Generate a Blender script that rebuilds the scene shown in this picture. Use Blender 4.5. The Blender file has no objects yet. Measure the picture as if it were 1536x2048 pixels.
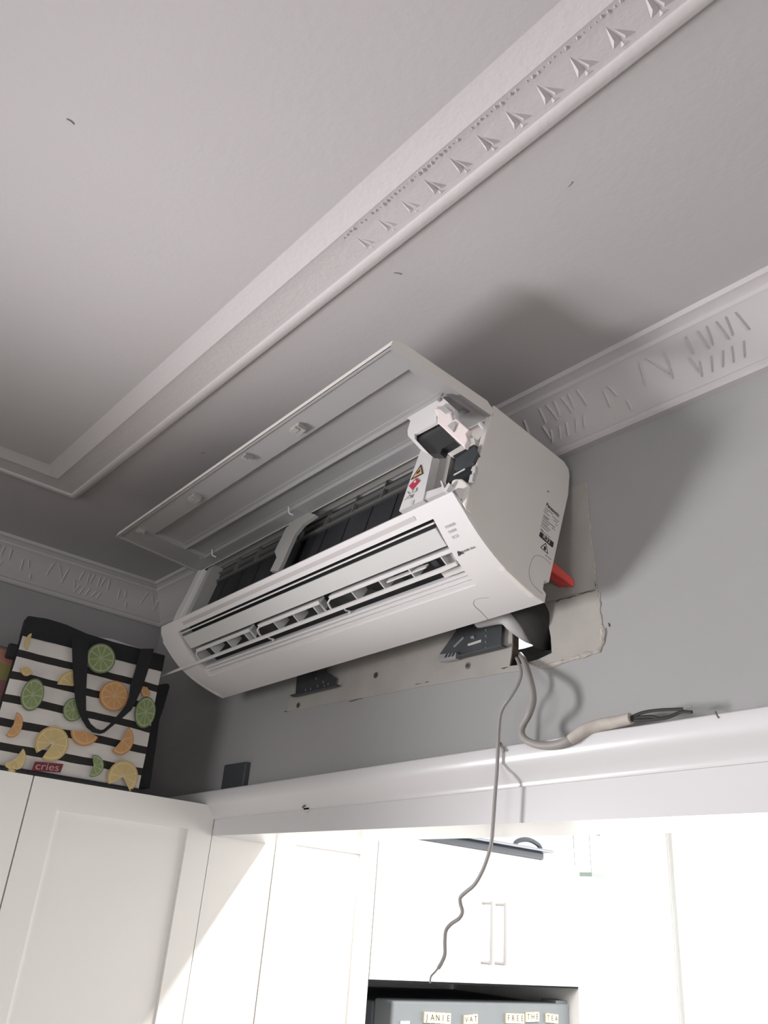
import bpy, math, random
import numpy as np
from mathutils import Vector, Matrix
from mathutils.geometry import tessellate_polygon
random.seed(4)
scn = bpy.context.scene
COL = scn.collection

# ------------------------------------------------------------------ camera
CAMZ = 1.9
F = 1650.0
R = np.array([[0.65224313, 0.75427132, 0.07519097],
              [-0.29529571, 0.34419792, -0.89125094],
              [-0.69812559, 0.55910873, 0.44723381]])
C = np.array([0, 0, CAMZ])
cam = bpy.data.cameras.new('camera')
cam.sensor_fit = 'VERTICAL'
cam.sensor_height = 36.0
cam.sensor_width = 27.0
cam.lens = 36.0 * F / 2048
cam.clip_start = 0.02
camo = bpy.data.objects.new('camera', cam)
COL.objects.link(camo)
camo.matrix_world = Matrix(((R[0][0], -R[1][0], -R[2][0], 0),
                            (R[0][1], -R[1][1], -R[2][1], 0),
                            (R[0][2], -R[1][2], -R[2][2], CAMZ), (0, 0, 0, 1)))
scn.camera = camo

# ------------------------------------------------------------------ light and exposure
WORK_POS = (-2.03 * 0.84, -0.40 * 0.84, 1.9 - 0.02 * 0.84)      # tradesman's work light beside the tall cupboard
WORK_AIM = (0.0, 0.65 * 0.84, 1.9 + 0.27 * 0.84)
WORK_POWER = 155.0
world = bpy.data.worlds.new('world')
scn.world = world
world.use_nodes = True
world.node_tree.nodes['Background'].inputs[0].default_value = (0.85, 0.9, 1.0, 1)
world.node_tree.nodes['Background'].inputs[1].default_value = 0.03


def area(name, loc, target, sx, sy, power, color):
    l = bpy.data.lights.new(name, 'AREA')
    l.shape = 'RECTANGLE'
    l.size, l.size_y, l.energy, l.color = sx, sy, power, color
    o = bpy.data.objects.new(name, l)
    COL.objects.link(o)
    o.location = loc
    d = Vector(target) - Vector(loc)
    o.rotation_euler = d.to_track_quat('-Z', 'Y').to_euler()
    return o


area('room_fill_light', (2.50, -1.0, 1.45), (-1, -1.0, 1.45), 1.5, 1.2, 26, (1.0, 0.98, 0.97))  # added fill from the right, no window known there
area('rear_fill_light', (-0.4, -3.12, 1.5), (-0.4, 0, 1.5), 1.5, 1.2, 27, (1.0, 0.985, 0.985))  # added frontal fill from behind the camera, window made up
area('kitchen_fill_light', (-0.925, 3.06, 1.62), (-0.925, 0, 1.62), 1.94, 1.5, 52, (1.0, 0.99, 0.97))  # added to whiten the kitchen, its window is made up
area('kitchen_ceiling_light', (-0.35, 1.285, 2.585), (-0.35, 1.285, 0), 1.5, 0.05, 40, (1.0, 0.98, 0.95))
wl = bpy.data.lights.new('work_light_lamp', 'SPOT')
wl.energy, wl.color = WORK_POWER, (1.0, 0.96, 0.975)
wl.spot_size, wl.spot_blend, wl.shadow_soft_size = math.radians(86), 1.0, 0.19
wlo = bpy.data.objects.new('work_light_lamp', wl)
COL.objects.link(wlo)
wlo.location = WORK_POS
wlo.rotation_euler = (Vector(WORK_AIM) - Vector(WORK_POS)).to_track_quat('-Z', 'Y').to_euler()
vs = scn.view_settings
vs.view_transform = 'Standard'
vs.look = 'None'
vs.exposure = 0.0
vs.gamma = 1.0
vs.use_curve_mapping = False

# ------------------------------------------------------------------ pixel to place
def ray(px, py):
    return R.T @ np.array([(px - 768) / F, (py - 1024) / F, 1.0])


def on_x(px, py, x):
    d = ray(px, py); return C + d * (x / d[0])


def on_y(px, py, y):
    d = ray(px, py); return C + d * (y / d[1])


def on_z(px, py, z):
    d = ray(px, py); return C + d * ((z - CAMZ) / d[2])


# ------------------------------------------------------------------ materials
def mat(name, col, rough=0.5, metal=0.0, bump=0.0, bscale=60.0, var=0.0, vscale=6.0, coat=0.0, emit=None, spec=0.5):
    m = bpy.data.materials.new(name)
    m.use_nodes = True
    nt = m.node_tree
    b = nt.nodes['Principled BSDF']
    b.inputs['Base Color'].default_value = (*col, 1)
    b.inputs['Roughness'].default_value = rough
    b.inputs['Metallic'].default_value = metal
    b.inputs['Specular IOR Level'].default_value = spec
    b.inputs['Coat Weight'].default_value = coat
    tc = None
    if bump or var:
        tc = nt.nodes.new('ShaderNodeTexCoord')
    if var:
        n = nt.nodes.new('ShaderNodeTexNoise')
        n.inputs['Scale'].default_value = vscale
        n.inputs['Detail'].default_value = 4
        nt.links.new(tc.outputs['Object'], n.inputs['Vector'])
        r = nt.nodes.new('ShaderNodeValToRGB')
        r.color_ramp.elements[0].position = 0.3
        r.color_ramp.elements[1].position = 0.7
        r.color_ramp.elements[0].color = (*[c * (1 - var) for c in col], 1)
        r.color_ramp.elements[1].color = (*[min(1, c * (1 + var)) for c in col], 1)
        nt.links.new(n.outputs['Fac'], r.inputs['Fac'])
        nt.links.new(r.outputs['Color'], b.inputs['Base Color'])
    if bump:
        n2 = nt.nodes.new('ShaderNodeTexNoise')
        n2.inputs['Scale'].default_value = bscale
        n2.inputs['Detail'].default_value = 3
        nt.links.new(tc.outputs['Object'], n2.inputs['Vector'])
        bp = nt.nodes.new('ShaderNodeBump')
        bp.inputs['Strength'].default_value = bump
        bp.inputs['Distance'].default_value = 0.004
        nt.links.new(n2.outputs['Fac'], bp.inputs['Height'])
        nt.links.new(bp.outputs['Normal'], b.inputs['Normal'])
    if emit:
        b.inputs['Emission Color'].default_value = (*emit[0], 1)
        b.inputs['Emission Strength'].default_value = emit[1]
    return m


M = {}
M['ceiling'] = mat('ceiling_paint', (0.515, 0.495, 0.502), 0.85, bump=0.10, bscale=90, var=0.02, vscale=3)
M['plaster'] = mat('moulding_paint', (0.565, 0.54, 0.547), 0.7, bump=0.14, bscale=120)
M['relief'] = mat('relief_paint', (0.565, 0.54, 0.547), 0.7, bump=0.2, bscale=90)
M['kwhite'] = mat('kitchen_white_paint', (0.88, 0.875, 0.865), 0.6)
M['wall'] = mat('grey_wall_paint', (0.35, 0.348, 0.35), 0.75, bump=0.08, bscale=110, var=0.02, vscale=4)
M['patch'] = mat('bare_plaster', (0.39, 0.372, 0.347), 0.9, bump=0.2, bscale=60, var=0.07, vscale=18)
M['filler'] = mat('crumbly_filler', (0.46, 0.43, 0.385), 0.95, bump=0.6, bscale=200, var=0.15, vscale=60)
M['brownedge'] = mat('broken_board_edge', (0.10, 0.075, 0.055), 0.95, bump=0.6, bscale=150, var=0.4, vscale=80)
M['gloss'] = mat('white_gloss_paint', (0.71, 0.705, 0.715), 0.26, bump=0.06, bscale=25)
M['cab'] = mat('cupboard_white', (0.86, 0.84, 0.81), 0.45, bump=0.02, bscale=140)
M['floor'] = mat('timber_floor', (0.17, 0.14, 0.12), 0.45, var=0.2, vscale=5)
M['acw'] = mat('ac_white_plastic', (0.72, 0.705, 0.71), 0.42, bump=0.02, bscale=400)
M['acside'] = mat('ac_side_plastic', (0.78, 0.75, 0.71), 0.5, bump=0.05, bscale=500)
M['acgrey'] = mat('ac_light_grey_plastic', (0.60, 0.61, 0.605), 0.4)
M['acundershade'] = mat('panel_inner_shaded', (0.38, 0.375, 0.38), 0.5)  # darkened to paint in the shade under the open panel
M['acstripshade'] = mat('ac_strip_shadow', (0.52, 0.50, 0.50), 0.4)  # grey stands in for a band of shadow on the bezel
M['acgrille'] = mat('ac_grille', (0.06, 0.06, 0.062), 0.6)
M['acbar'] = mat('ac_grille_bar', (0.17, 0.17, 0.165), 0.6)
M['acline'] = mat('ac_seam', (0.30, 0.28, 0.26), 0.6)
M['acframe'] = mat('ac_inner_frame', (0.40, 0.395, 0.38), 0.55)
M['dark'] = mat('dark_filter_mesh', (0.022, 0.023, 0.027), 0.6, bump=0.3, bscale=300, var=0.35, vscale=14)
M['black'] = mat('black_plastic', (0.018, 0.020, 0.022), 0.45)
M['slate'] = mat('slate_plastic', (0.06, 0.07, 0.075), 0.4)
M['cavity'] = mat('duct_interior', (0.05, 0.05, 0.055), 0.6)
M['pinkw'] = mat('cover_plastic', (0.80, 0.72, 0.70), 0.4)
M['ink'] = mat('printed_ink', (0.03, 0.028, 0.028), 0.6)
M['greyink'] = mat('printed_grey_ink', (0.28, 0.27, 0.27), 0.6)
M['yellow'] = mat('warning_orange', (0.72, 0.42, 0.16), 0.5)
M['stred'] = mat('sticker_red', (0.50, 0.035, 0.075), 0.5)
M['white'] = mat('print_white', (0.80, 0.80, 0.78), 0.5)
M['metal'] = mat('galvanised_plate', (0.085, 0.092, 0.10), 0.45, metal=0.5, var=0.15, vscale=30)
M['metaledge'] = mat('bright_plate_edge', (0.55, 0.56, 0.58), 0.35, metal=0.8)
M['red'] = mat('red_plastic', (0.72, 0.085, 0.07), 0.38)
M['foam'] = mat('pipe_foam', (0.028, 0.026, 0.025), 0.9, bump=0.3, bscale=60)
M['hose'] = mat('drain_hose_grey', (0.55, 0.55, 0.55), 0.6, bump=0.15, bscale=40, var=0.06, vscale=20)
M['cable'] = mat('grey_cable', (0.31, 0.295, 0.28), 0.55)
M['thincable'] = mat('thin_grey_cable', (0.34, 0.325, 0.32), 0.5)
M['tape'] = mat('cable_sleeve', (0.50, 0.465, 0.42), 0.7, bump=0.3, bscale=80, var=0.08, vscale=40)
M['blackfab'] = mat('black_fabric', (0.014, 0.014, 0.016), 0.85, bump=0.2, bscale=300)
M['steel'] = mat('screw_steel', (0.25, 0.24, 0.23), 0.4, metal=0.8)
M['rust'] = mat('screw_recess', (0.06, 0.045, 0.035), 0.8)
M['chrome'] = mat('brushed_handle', (0.42, 0.42, 0.42), 0.45, metal=0.3)
M['fridge'] = mat('fridge_steel', (0.21, 0.225, 0.235), 0.6, spec=0.2)
M['fridgedark'] = mat('fridge_side', (0.12, 0.13, 0.145), 0.6)
M['underside'] = mat('board_underside_shaded', (0.016, 0.019, 0.023), 0.9, spec=0.02)  # near-black colour stands in for the shade below the cupboard
M['tile'] = mat('cream_tile', (0.80, 0.70, 0.46), 0.5)
M['tray'] = mat('dark_tray', (0.05, 0.058, 0.072), 0.5)
M['trayrim'] = mat('tray_rim', (0.22, 0.24, 0.28), 0.35, metal=0.4)
M['glass'] = mat('frosted_glass', (0.80, 0.84, 0.81), 0.2)
M['glassedge'] = mat('green_glass_edge', (0.22, 0.27, 0.245), 0.4)
M['cap'] = mat('lamp_cap', (0.12, 0.13, 0.125), 0.6, spec=0.2)
M['brass'] = mat('lamp_stand', (0.10, 0.09, 0.08), 0.4, metal=0.7)
M['limer'] = mat('lime_rind', (0.14, 0.19, 0.09), 0.7)
M['limep'] = mat('lime_pith', (0.38, 0.43, 0.27), 0.7)
M['limes'] = mat('lime_flesh', (0.21, 0.275, 0.11), 0.7)
M['lemr'] = mat('lemon_rind', (0.55, 0.38, 0.14), 0.7)
M['lemp'] = mat('lemon_pith', (0.64, 0.54, 0.32), 0.7)
M['lems'] = mat('lemon_flesh', (0.56, 0.42, 0.18), 0.7)
M['orr'] = mat('orange_rind', (0.52, 0.24, 0.08), 0.7)
M['orp'] = mat('orange_pith', (0.62, 0.43, 0.24), 0.7)
M['ors'] = mat('orange_flesh', (0.56, 0.29, 0.11), 0.7)
M['tagred'] = mat('bag_tag_red', (0.16, 0.022, 0.03), 0.8)
M['tagtext'] = mat('tag_thread', (0.45, 0.30, 0.30), 0.8)


def stripe_mat(z0, period, frac):
    m = bpy.data.materials.new('striped_canvas')
    m.use_nodes = True
    nt = m.node_tree
    b = nt.nodes['Principled BSDF']
    b.inputs['Roughness'].default_value = 0.85
    geo = nt.nodes.new('ShaderNodeNewGeometry')
    sep = nt.nodes.new('ShaderNodeSeparateXYZ')
    nt.links.new(geo.outputs['Position'], sep.inputs[0])
    nz = nt.nodes.new('ShaderNodeTexNoise'); nz.inputs['Scale'].default_value = 9
    tc = nt.nodes.new('ShaderNodeTexCoord')
    nt.links.new(tc.outputs['Object'], nz.inputs['Vector'])
    a = nt.nodes.new('ShaderNodeMath'); a.operation = 'MULTIPLY_ADD'
    nt.links.new(nz.outputs['Fac'], a.inputs[0]); a.inputs[1].default_value = 0.008
    nt.links.new(sep.outputs['Z'], a.inputs[2])
    s = nt.nodes.new('ShaderNodeMath'); s.operation = 'SUBTRACT'
    nt.links.new(a.outputs[0], s.inputs[0]); s.inputs[1].default_value = z0
    d = nt.nodes.new('ShaderNodeMath'); d.operation = 'DIVIDE'
    nt.links.new(s.outputs[0], d.inputs[0]); d.inputs[1].default_value = period
    f = nt.nodes.new('ShaderNodeMath'); f.operation = 'FRACT'
    nt.links.new(d.outputs[0], f.inputs[0])
    g = nt.nodes.new('ShaderNodeMath'); g.operation = 'GREATER_THAN'
    nt.links.new(f.outputs[0], g.inputs[0]); g.inputs[1].default_value = 1 - frac
    mx = nt.nodes.new('ShaderNodeMix'); mx.data_type = 'RGBA'
    nt.links.new(g.outputs[0], mx.inputs['Factor'])
    mx.inputs['A'].default_value = (0.66, 0.63, 0.60, 1)
    mx.inputs['B'].default_value = (0.022, 0.020, 0.019, 1)
    nt.links.new(mx.outputs['Result'], b.inputs['Base Color'])
    n2 = nt.nodes.new('ShaderNodeTexNoise'); n2.inputs['Scale'].default_value = 14
    nt.links.new(tc.outputs['Object'], n2.inputs['Vector'])
    bp = nt.nodes.new('ShaderNodeBump'); bp.inputs['Strength'].default_value = 0.5
    bp.inputs['Distance'].default_value = 0.01
    nt.links.new(n2.outputs['Fac'], bp.inputs['Height'])
    nt.links.new(bp.outputs['Normal'], b.inputs['Normal'])
    return m


def band_mat(z0, z1):
    m = bpy.data.materials.new('printed_carton')
    m.use_nodes = True
    nt = m.node_tree
    b = nt.nodes['Principled BSDF']
    b.inputs['Roughness'].default_value = 0.6
    geo = nt.nodes.new('ShaderNodeNewGeometry')
    sep = nt.nodes.new('ShaderNodeSeparateXYZ')
    nt.links.new(geo.outputs['Position'], sep.inputs[0])
    mr = nt.nodes.new('ShaderNodeMapRange')
    mr.inputs['From Min'].default_value = z0; mr.inputs['From Max'].default_value = z1
    nt.links.new(sep.outputs['Z'], mr.inputs['Value'])
    nz = nt.nodes.new('ShaderNodeTexNoise'); nz.inputs['Scale'].default_value = 25
    ad = nt.nodes.new('ShaderNodeMath'); ad.operation = 'MULTIPLY_ADD'
    tc = nt.nodes.new('ShaderNodeTexCoord')
    nt.links.new(tc.outputs['Object'], nz.inputs['Vector'])
    nt.links.new(nz.outputs['Fac'], ad.inputs[0]); ad.inputs[1].default_value = 0.06
    nt.links.new(mr.outputs['Result'], ad.inputs[2])
    r = nt.nodes.new('ShaderNodeValToRGB')
    r.color_ramp.interpolation = 'CONSTANT'
    els = [(0, (0.10, 0.075, 0.07)), (0.30, (0.13, 0.065, 0.065)), (0.62, (0.19, 0.085, 0.085)),
           (0.74, (0.20, 0.18, 0.055)), (0.88, (0.33, 0.15, 0.11)), (1.0, (0.12, 0.10, 0.09))]
    cr = r.color_ramp
    while len(cr.elements) < len(els):
        cr.elements.new(0.5)
    for e, (p, c) in zip(cr.elements, els):
        e.position = p; e.color = (*c, 1)
    nt.links.new(ad.outputs[0], r.inputs['Fac'])
    nt.links.new(r.outputs['Color'], b.inputs['Base Color'])
    return m


# ------------------------------------------------------------------ mesh helpers
ORG = {}


def tag(o, label=None, cat=None, group=None, kind=None):
    if label: o['label'] = label
    if cat: o['category'] = cat
    if group: o['group'] = group
    if kind: o['kind'] = kind
    return o


def thing(name, label, cat, loc=(0, 0, 0), group=None):
    o = bpy.data.objects.new(name, None)
    o.empty_display_size = 0.05
    COL.objects.link(o)
    o.location = loc
    ORG[o.name] = Vector(loc)
    return tag(o, label, cat, group)


class MB:
    def __init__(s):
        s.v, s.f, s.m = [], [], []

    def add(s, verts, faces, mi=0):
        n = len(s.v)
        s.v += [tuple(float(c) for c in p) for p in verts]
        for f in faces:
            s.f.append([i + n for i in f]); s.m.append(mi)
        return s

    def box(s, a, b, mi=0):
        x0, y0, z0 = a; x1, y1, z1 = b
        return s.add([(x0, y0, z0), (x1, y0, z0), (x1, y1, z0), (x0, y1, z0), (x0, y0, z1), (x1, y0, z1), (x1, y1, z1), (x0, y1, z1)],
                     [(0, 3, 2, 1), (4, 5, 6, 7), (0, 1, 5, 4), (1, 2, 6, 5), (2, 3, 7, 6), (3, 0, 4, 7)], mi)

    def prism(s, poly, ext, mi=0):
        n = len(poly)
        p = [np.array(q, float) for q in poly]
        e = np.array(ext, float)
        tri = tessellate_polygon([[Vector(q) for q in p]])
        fs = [tuple(t) for t in tri] + [tuple(i + n for i in reversed(t)) for t in tri]
        fs += [(i, (i + 1) % n, (i + 1) % n + n, i + n) for i in range(n)]
        return s.add(p + [q + e for q in p], fs, mi)

    def tube(s, pts, r, n=8, mi=0, smooth=6):
        P = [np.array(p, float) for p in pts]
        rr = r if isinstance(r, (list, tuple)) else [r] * len(P)
        if smooth > 1 and len(P) > 2:
            Q, q2 = [], []
            E_ = [2 * P[0] - P[1]] + P + [2 * P[-1] - P[-2]]
            for i in range(len(P) - 1):
                a, b, c, d = E_[i:i + 4]
                for k in range(smooth):
                    t = k / smooth
                    Q.append(0.5 * ((2 * b) + (c - a) * t + (2 * a - 5 * b + 4 * c - d) * t * t + (3 * b - a - 3 * c + d) * t ** 3))
                    q2.append(rr[i] * (1 - t) + rr[i + 1] * t)
            Q.append(P[-1]); q2.append(rr[-1])
            P, rr = Q, q2
        vs_, fs = [], []
        up = None
        for i, p in enumerate(P):
            t = P[min(i + 1, len(P) - 1)] - P[max(i - 1, 0)]
            t = t / (np.linalg.norm(t) + 1e-12)
            if up is None:
                a = np.array([0, 0, 1.0]) if abs(t[2]) < 0.9 else np.array([1.0, 0, 0])
                up = np.cross(t, a)
            up = up - t * (up @ t)
            up = up / (np.linalg.norm(up) + 1e-12)
            w = np.cross(t, up)
            for k in range(n):
                an = 2 * math.pi * k / n
                vs_.append(p + rr[i] * (math.cos(an) * up + math.sin(an) * w))
        for i in range(len(P) - 1):
            for k in range(n):
                fs.append((i * n + k, i * n + (k + 1) % n, (i + 1) * n + (k + 1) % n, (i + 1) * n + k))
        fs.append(tuple(range(n - 1, -1, -1)))
        fs.append(tuple((len(P) - 1) * n + k for k in range(n)))
        return s.add(vs_, fs, mi)

    def lathe(s, c, prof, n=20, axis=2, mi=0):
        vs_, fs = [], []
        for (r, h) in prof:
            for k in range(n):
                a = 2 * math.pi * k / n
                q = [0, 0, 0]
                q[axis] = h; q[(axis + 1) % 3] = r * math.cos(a); q[(axis + 2) % 3] = r * math.sin(a)
                vs_.append((c[0] + q[0], c[1] + q[1], c[2] + q[2]))
        for i in range(len(prof) - 1):
            for k in range(n):
                fs.append((i * n + k, i * n + (k + 1) % n, (i + 1) * n + (k + 1) % n, (i + 1) * n + k))
        fs.append(tuple(range(n - 1, -1, -1)))
        fs.append(tuple((len(prof) - 1) * n + k for k in range(n)))
        return s.add(vs_, fs, mi)

    def build(s, name, mats, parent=None, smooth=False, bevel=0.0, kind=None, angle=40):
        if not isinstance(mats, (list, tuple)):
            mats = [mats]
        me = bpy.data.meshes.new(name)
        V = np.array(s.v)
        if parent is not None:
            org = np.array(ORG.get(parent.name, Vector((0, 0, 0))))
        else:
            lo, hi = V.min(0), V.max(0)
            org = np.array([(lo[0] + hi[0]) / 2, (lo[1] + hi[1]) / 2, lo[2]])
        me.from_pydata([tuple(q) for q in (V - org)], [], s.f)
        for m in mats:
            me.materials.append(m)
        me.polygons.foreach_set('material_index', s.m)
        me.validate()
        import bmesh
        bm = bmesh.new(); bm.from_mesh(me)
        bmesh.ops.recalc_face_normals(bm, faces=bm.faces)
        bm.to_mesh(me); bm.free()
        o = bpy.data.objects.new(name, me)
        COL.objects.link(o)
        if parent is not None:
            o.parent = parent
            ORG[o.name] = Vector(org)
        else:
            o.location = tuple(org)
            ORG[o.name] = Vector(org)
        if smooth:
            me.polygons.foreach_set('use_smooth', [True] * len(me.polygons))
            md = o.modifiers.new('edges', 'EDGE_SPLIT'); md.split_angle = math.radians(angle)
        if bevel:
            bv = o.modifiers.new('bevel', 'BEVEL'); bv.width = bevel; bv.segments = 2; bv.limit_method = 'ANGLE'
            bv.angle_limit = math.radians(35)
        if kind:
            o['kind'] = kind
        return o


def text_mesh(body, size, bold=0.0):
    cu = bpy.data.curves.new('lettering', 'FONT')
    cu.body = body; cu.size = size; cu.align_x = 'CENTER'; cu.align_y = 'CENTER'
    cu.offset = bold
    t = bpy.data.objects.new('lettering', cu)
    COL.objects.link(t)
    bpy.context.view_layer.update()
    dg = bpy.context.evaluated_depsgraph_get()
    me = bpy.data.meshes.new_from_object(t.evaluated_get(dg))
    bpy.data.objects.remove(t)
    return me


def lettering(body, size, pos, xa, ya, material, parent, name='lettering', bold=0.0, wide=1.0):
    me = text_mesh(body, size, bold)
    me.materials.clear(); me.materials.append(material)
    xa = Vector(xa).normalized(); ya = Vector(ya).normalized(); za = xa.cross(ya)
    org = ORG.get(parent.name, Vector((0, 0, 0)))
    p = Vector(pos) - org
    for v in me.vertices:
        v.co = p + xa * v.co.x * wide + ya * v.co.y + za * v.co.z
    o = bpy.data.objects.new(name, me)
    COL.objects.link(o); o.parent = parent
    return o


def copy_part(src, parent, loc, rot=None, scale=None):
    o = src.copy(); COL.objects.link(o); o.parent = parent
    o.location = loc
    if rot is not None: o.rotation_euler = rot
    if scale is not None: o.scale = scale
    return o


# ------------------------------------------------------------------ main measures (metres)
S = 0.84
XL = -2.268 * S          # left wall
YW = 1.0 * S             # wall with the unit
YB = 1.125 * S           # its kitchen side
XF = -1.745 * S          # front of the cupboards
ZC = CAMZ + 0.85 * S     # ceiling
ZH = CAMZ + 0.150 * S    # underside of the beam
ZCB = CAMZ + 0.744 * S   # bottom of the cornice
ZT = CAMZ + 0.213 * S    # top of the cupboards
XR, YR, YK, XK = 2.6, -3.2, 3.1, 1.35

# ------------------------------------------------------------------ structure
def st(mb, name, m, **k):
    return mb.build(name, m, kind='structure', **k)


st(MB().box((XL - .1, YR - .1, -.1), (XR + .1, YK + .1, 0)), 'floor', M['floor'])
ceiling = st(MB().box((XL - .1, YR - .1, ZC), (XR + .1, YB, ZC + .1)), 'ceiling', M['ceiling'])
st(MB().box((XL - .1, YB, ZC), (XR + .1, YK + .1, ZC + .1)), 'ceiling_kitchen', M['kwhite'])
st(MB().box((XL - .1, YR - .1, 0), (XL, YB, ZC)), 'wall_left', M['wall'])
st(MB().box((XL - .1, YB, 0), (XL, YK + .1, ZC)), 'wall_kitchen_left', M['kwhite'])
st(MB().box((XR, YR - .1, 0), (XR + .1, YB, ZC)), 'wall_right', M['wall'])
st(MB().box((XL, YR - .1, 0), (XR, YR, ZC)), 'wall_rear', M['wall'])
st(MB().box((XL, YK, 0), (XK, YK + .1, ZC)), 'wall_kitchen_far', M['kwhite'])
st(MB().box((XK, YB, 0), (XK + .1, YK + .1, ZC)), 'wall_kitchen_right', M['kwhite'])


def jitter(poly, step, amp):
    out = []
    n = len(poly)
    for i in range(n):
        a = np.array(poly[i]); b = np.array(poly[(i + 1) % n])
        k = max(1, int(np.linalg.norm(b - a) / step))
        for j in range(k):
            q = a + (b - a) * j / k
            out.append(tuple(q + np.array([random.uniform(-amp, amp), random.uniform(-amp, amp)]) * (1 if j else 0.3)))
    return out


def plate_with_holes(mb, outer, holes, y0, y1, mi=0, mih=0):
    loops = [outer] + holes
    flat = [p for l in loops for p in l]
    tri = tessellate_polygon([[Vector((p[0], p[1], 0)) for p in l] for l in loops])
    n = len(flat)
    mb.add([(p[0], y0, p[1]) for p in flat] + [(p[0], y1, p[1]) for p in flat],
           [tuple(t) for t in tri] + [tuple(i + n for i in reversed(t)) for t in tri], mi)
    base = 0
    for li, l in enumerate(loops):
        k = len(l)
        vs_ = [(p[0], y0, p[1]) for p in l] + [(p[0], y1, p[1]) for p in l]
        mb.add(vs_, [(i, (i + 1) % k, (i + 1) % k + k, i + k) for i in range(k)], mi if li == 0 else mih)


def wxz(px, py, y=YW):
    p = on_y(px, py, y); return (p[0], p[2])


hole = [wxz(*p) for p in [(1021, 1331), (1062, 1323), (1104, 1305), (1102, 1275), (1096, 1245), (1080, 1220), (1055, 1200), (1018, 1212), (1026, 1272)]]
hole = jitter(hole, .012, .0018)
hole2 = [(on_y(*p, YB)[0], on_y(*p, YB)[2]) for p in [(1012, 1268), (1050, 1240), (1092, 1235), (1098, 1292), (1072, 1297), (1030, 1306), (1016, 1310)]]
mb = MB()
outline = [(XL, 0), (XF - .012, 0), (XF - .012, ZH + .012), (.55, ZH + .012), (.55, 0), (XR, 0), (XR, ZC), (XL, ZC)]
plate_with_holes(mb, outline, [hole], YW, YW + .012, 0, 1)
plate_with_holes(mb, outline, [jitter(hole2, .012, .001)], YB - .012, YB, 0, 1)
mb.box((XL, YW + .01, ZH + .012), (XR, YB - .01, ZH + .03))
wall_back = st(mb, 'wall_back', [M['wall'], M['brownedge']])

# bare plaster round the hole, above and below the crack
pr = [wxz(*p) for p in [(1172, 966), (1181, 1050), (1189, 1120), (1196, 1180)]]
zcr = wxz(1150, 1191)[1]
x0 = wxz(1115, 1204)[0]
up = [(x0 - .35, pr[0][1]), pr[0], pr[1], pr[2], (pr[3][0], zcr + .0016), (x0 - .35, zcr + .0016)]
low = [(x0 - .35, zcr - .0016), (pr[3][0], zcr - .0016)] + [wxz(*p) for p in [(1201, 1235), (1206, 1268), (1204, 1300), (1180, 1312), (1140, 1322), (1104, 1336), (1060, 1338), (1010, 1346), (860, 1372), (700, 1400), (575, 1424)]]
low.append((low[-1][0], zcr - .0016))
mb = MB()
plate_with_holes(mb, jitter(up, .02, .001), [], YW - .0012, YW + .001)
mb.build('bare_plaster', M['patch'], wall_back)
big_hole = [(p[0] * 1.0 + (p[0] - np.mean([q[0] for q in hole])) * .02, p[1] + (p[1] - np.mean([q[1] for q in hole])) * .02) for p in hole]
mb = MB()
plate_with_holes(mb, jitter(low, .02, .001), [big_hole], YW - .0012, YW + .001)
mb.build('bare_plaster', M['patch'], wall_back)
# filler ridges along the edge of the bare plaster
def ridge(pxs, r, name='filler_ridge', m='filler', yoff=.0005, sm=5):
    pts = []
    for i in range(len(pxs) - 1):
        a, b = np.array(pxs[i]), np.array(pxs[i + 1])
        k = max(2, int(np.linalg.norm(b - a) / 7))
        for j in range(k):
            q = a + (b - a) * j / k
            pts.append(on_y(q[0] + random.uniform(-1.2, 1.2), q[1] + random.uniform(-1.2, 1.2), YW - yoff))
    pts.append(on_y(*pxs[-1], YW - yoff))
    rr = [r * random.uniform(.5, 1.4) for _ in pts]
    return MB().tube(pts, rr, 6, 0, 1).build(name, M[m], wall_back, smooth=True)


ridge([(1162, 968), (1172, 965), (1178, 1030), (1185, 1100), (1191, 1150)], .0010)
ridge([(1198, 1185), (1202, 1240), (1207, 1268)], .0011)
ridge([(1207, 1258), (1206, 1285), (1198, 1302), (1165, 1312)], .0030)
ridge([(1168, 1312), (1140, 1318), (1110, 1328), (1080, 1334)], .0024)
ridge([(1000, 1338), (1018, 1334)], .001, m='brownedge', name='pencil_line')
ridge([(820, 1372), (862, 1364)], .0008, m='brownedge', name='pencil_line')
ridge([(700, 1402), (724, 1397)], .0006, m='brownedge', name='pencil_line')
ridge([(570, 1424), (580, 1422)], .0008, m='brownedge', name='pencil_line')
ridge([(1113, 1203), (1190, 1181)], .0012, m='brownedge', name='crack')
ridge([(1189, 1160), (1192, 1173)], .0012, m='brownedge', name='crack')
ridge([(1216, 1246), (1219, 1253)], .0008, m='brownedge', name='crack')

# ---- door lining and beam fascia with moulded cap
st(MB().box((XF - .012, YW - .011, 0), (XF, YB + .004, ZH + .012)), 'trim_1', M['cab'])
st(MB().box((XF, YW, ZH), (.55, YB + .004, ZH + .012)), 'trim_2', M['gloss'])
YFA, YCP = YW - .012, YW - .034
zl = on_y(350, 1592, YCP)[2]; xl = on_y(350, 1592, YCP)[0]
zr = on_y(1536, 1411, YCP)[2]; xr = on_y(1536, 1411, YCP)[0]
sl = (zr - zl) / (xr - xl)
mb = MB()
XA, XB = XL + .004, .62
prof = [(YW, 0), (YCP + .002, 0), (YCP, -.002), (YCP, -.022), (YCP + .003, -.025), (YCP + .006, -.029), (YCP + .012, -.034), (YCP + .018, -.042), (YFA - .003, -.046), (YFA - .003, -.0485), (YFA + .002, -.049), (YW, -.049)]
def capz(x): return zl + sl * (x - xl)
n = len(prof)
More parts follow.
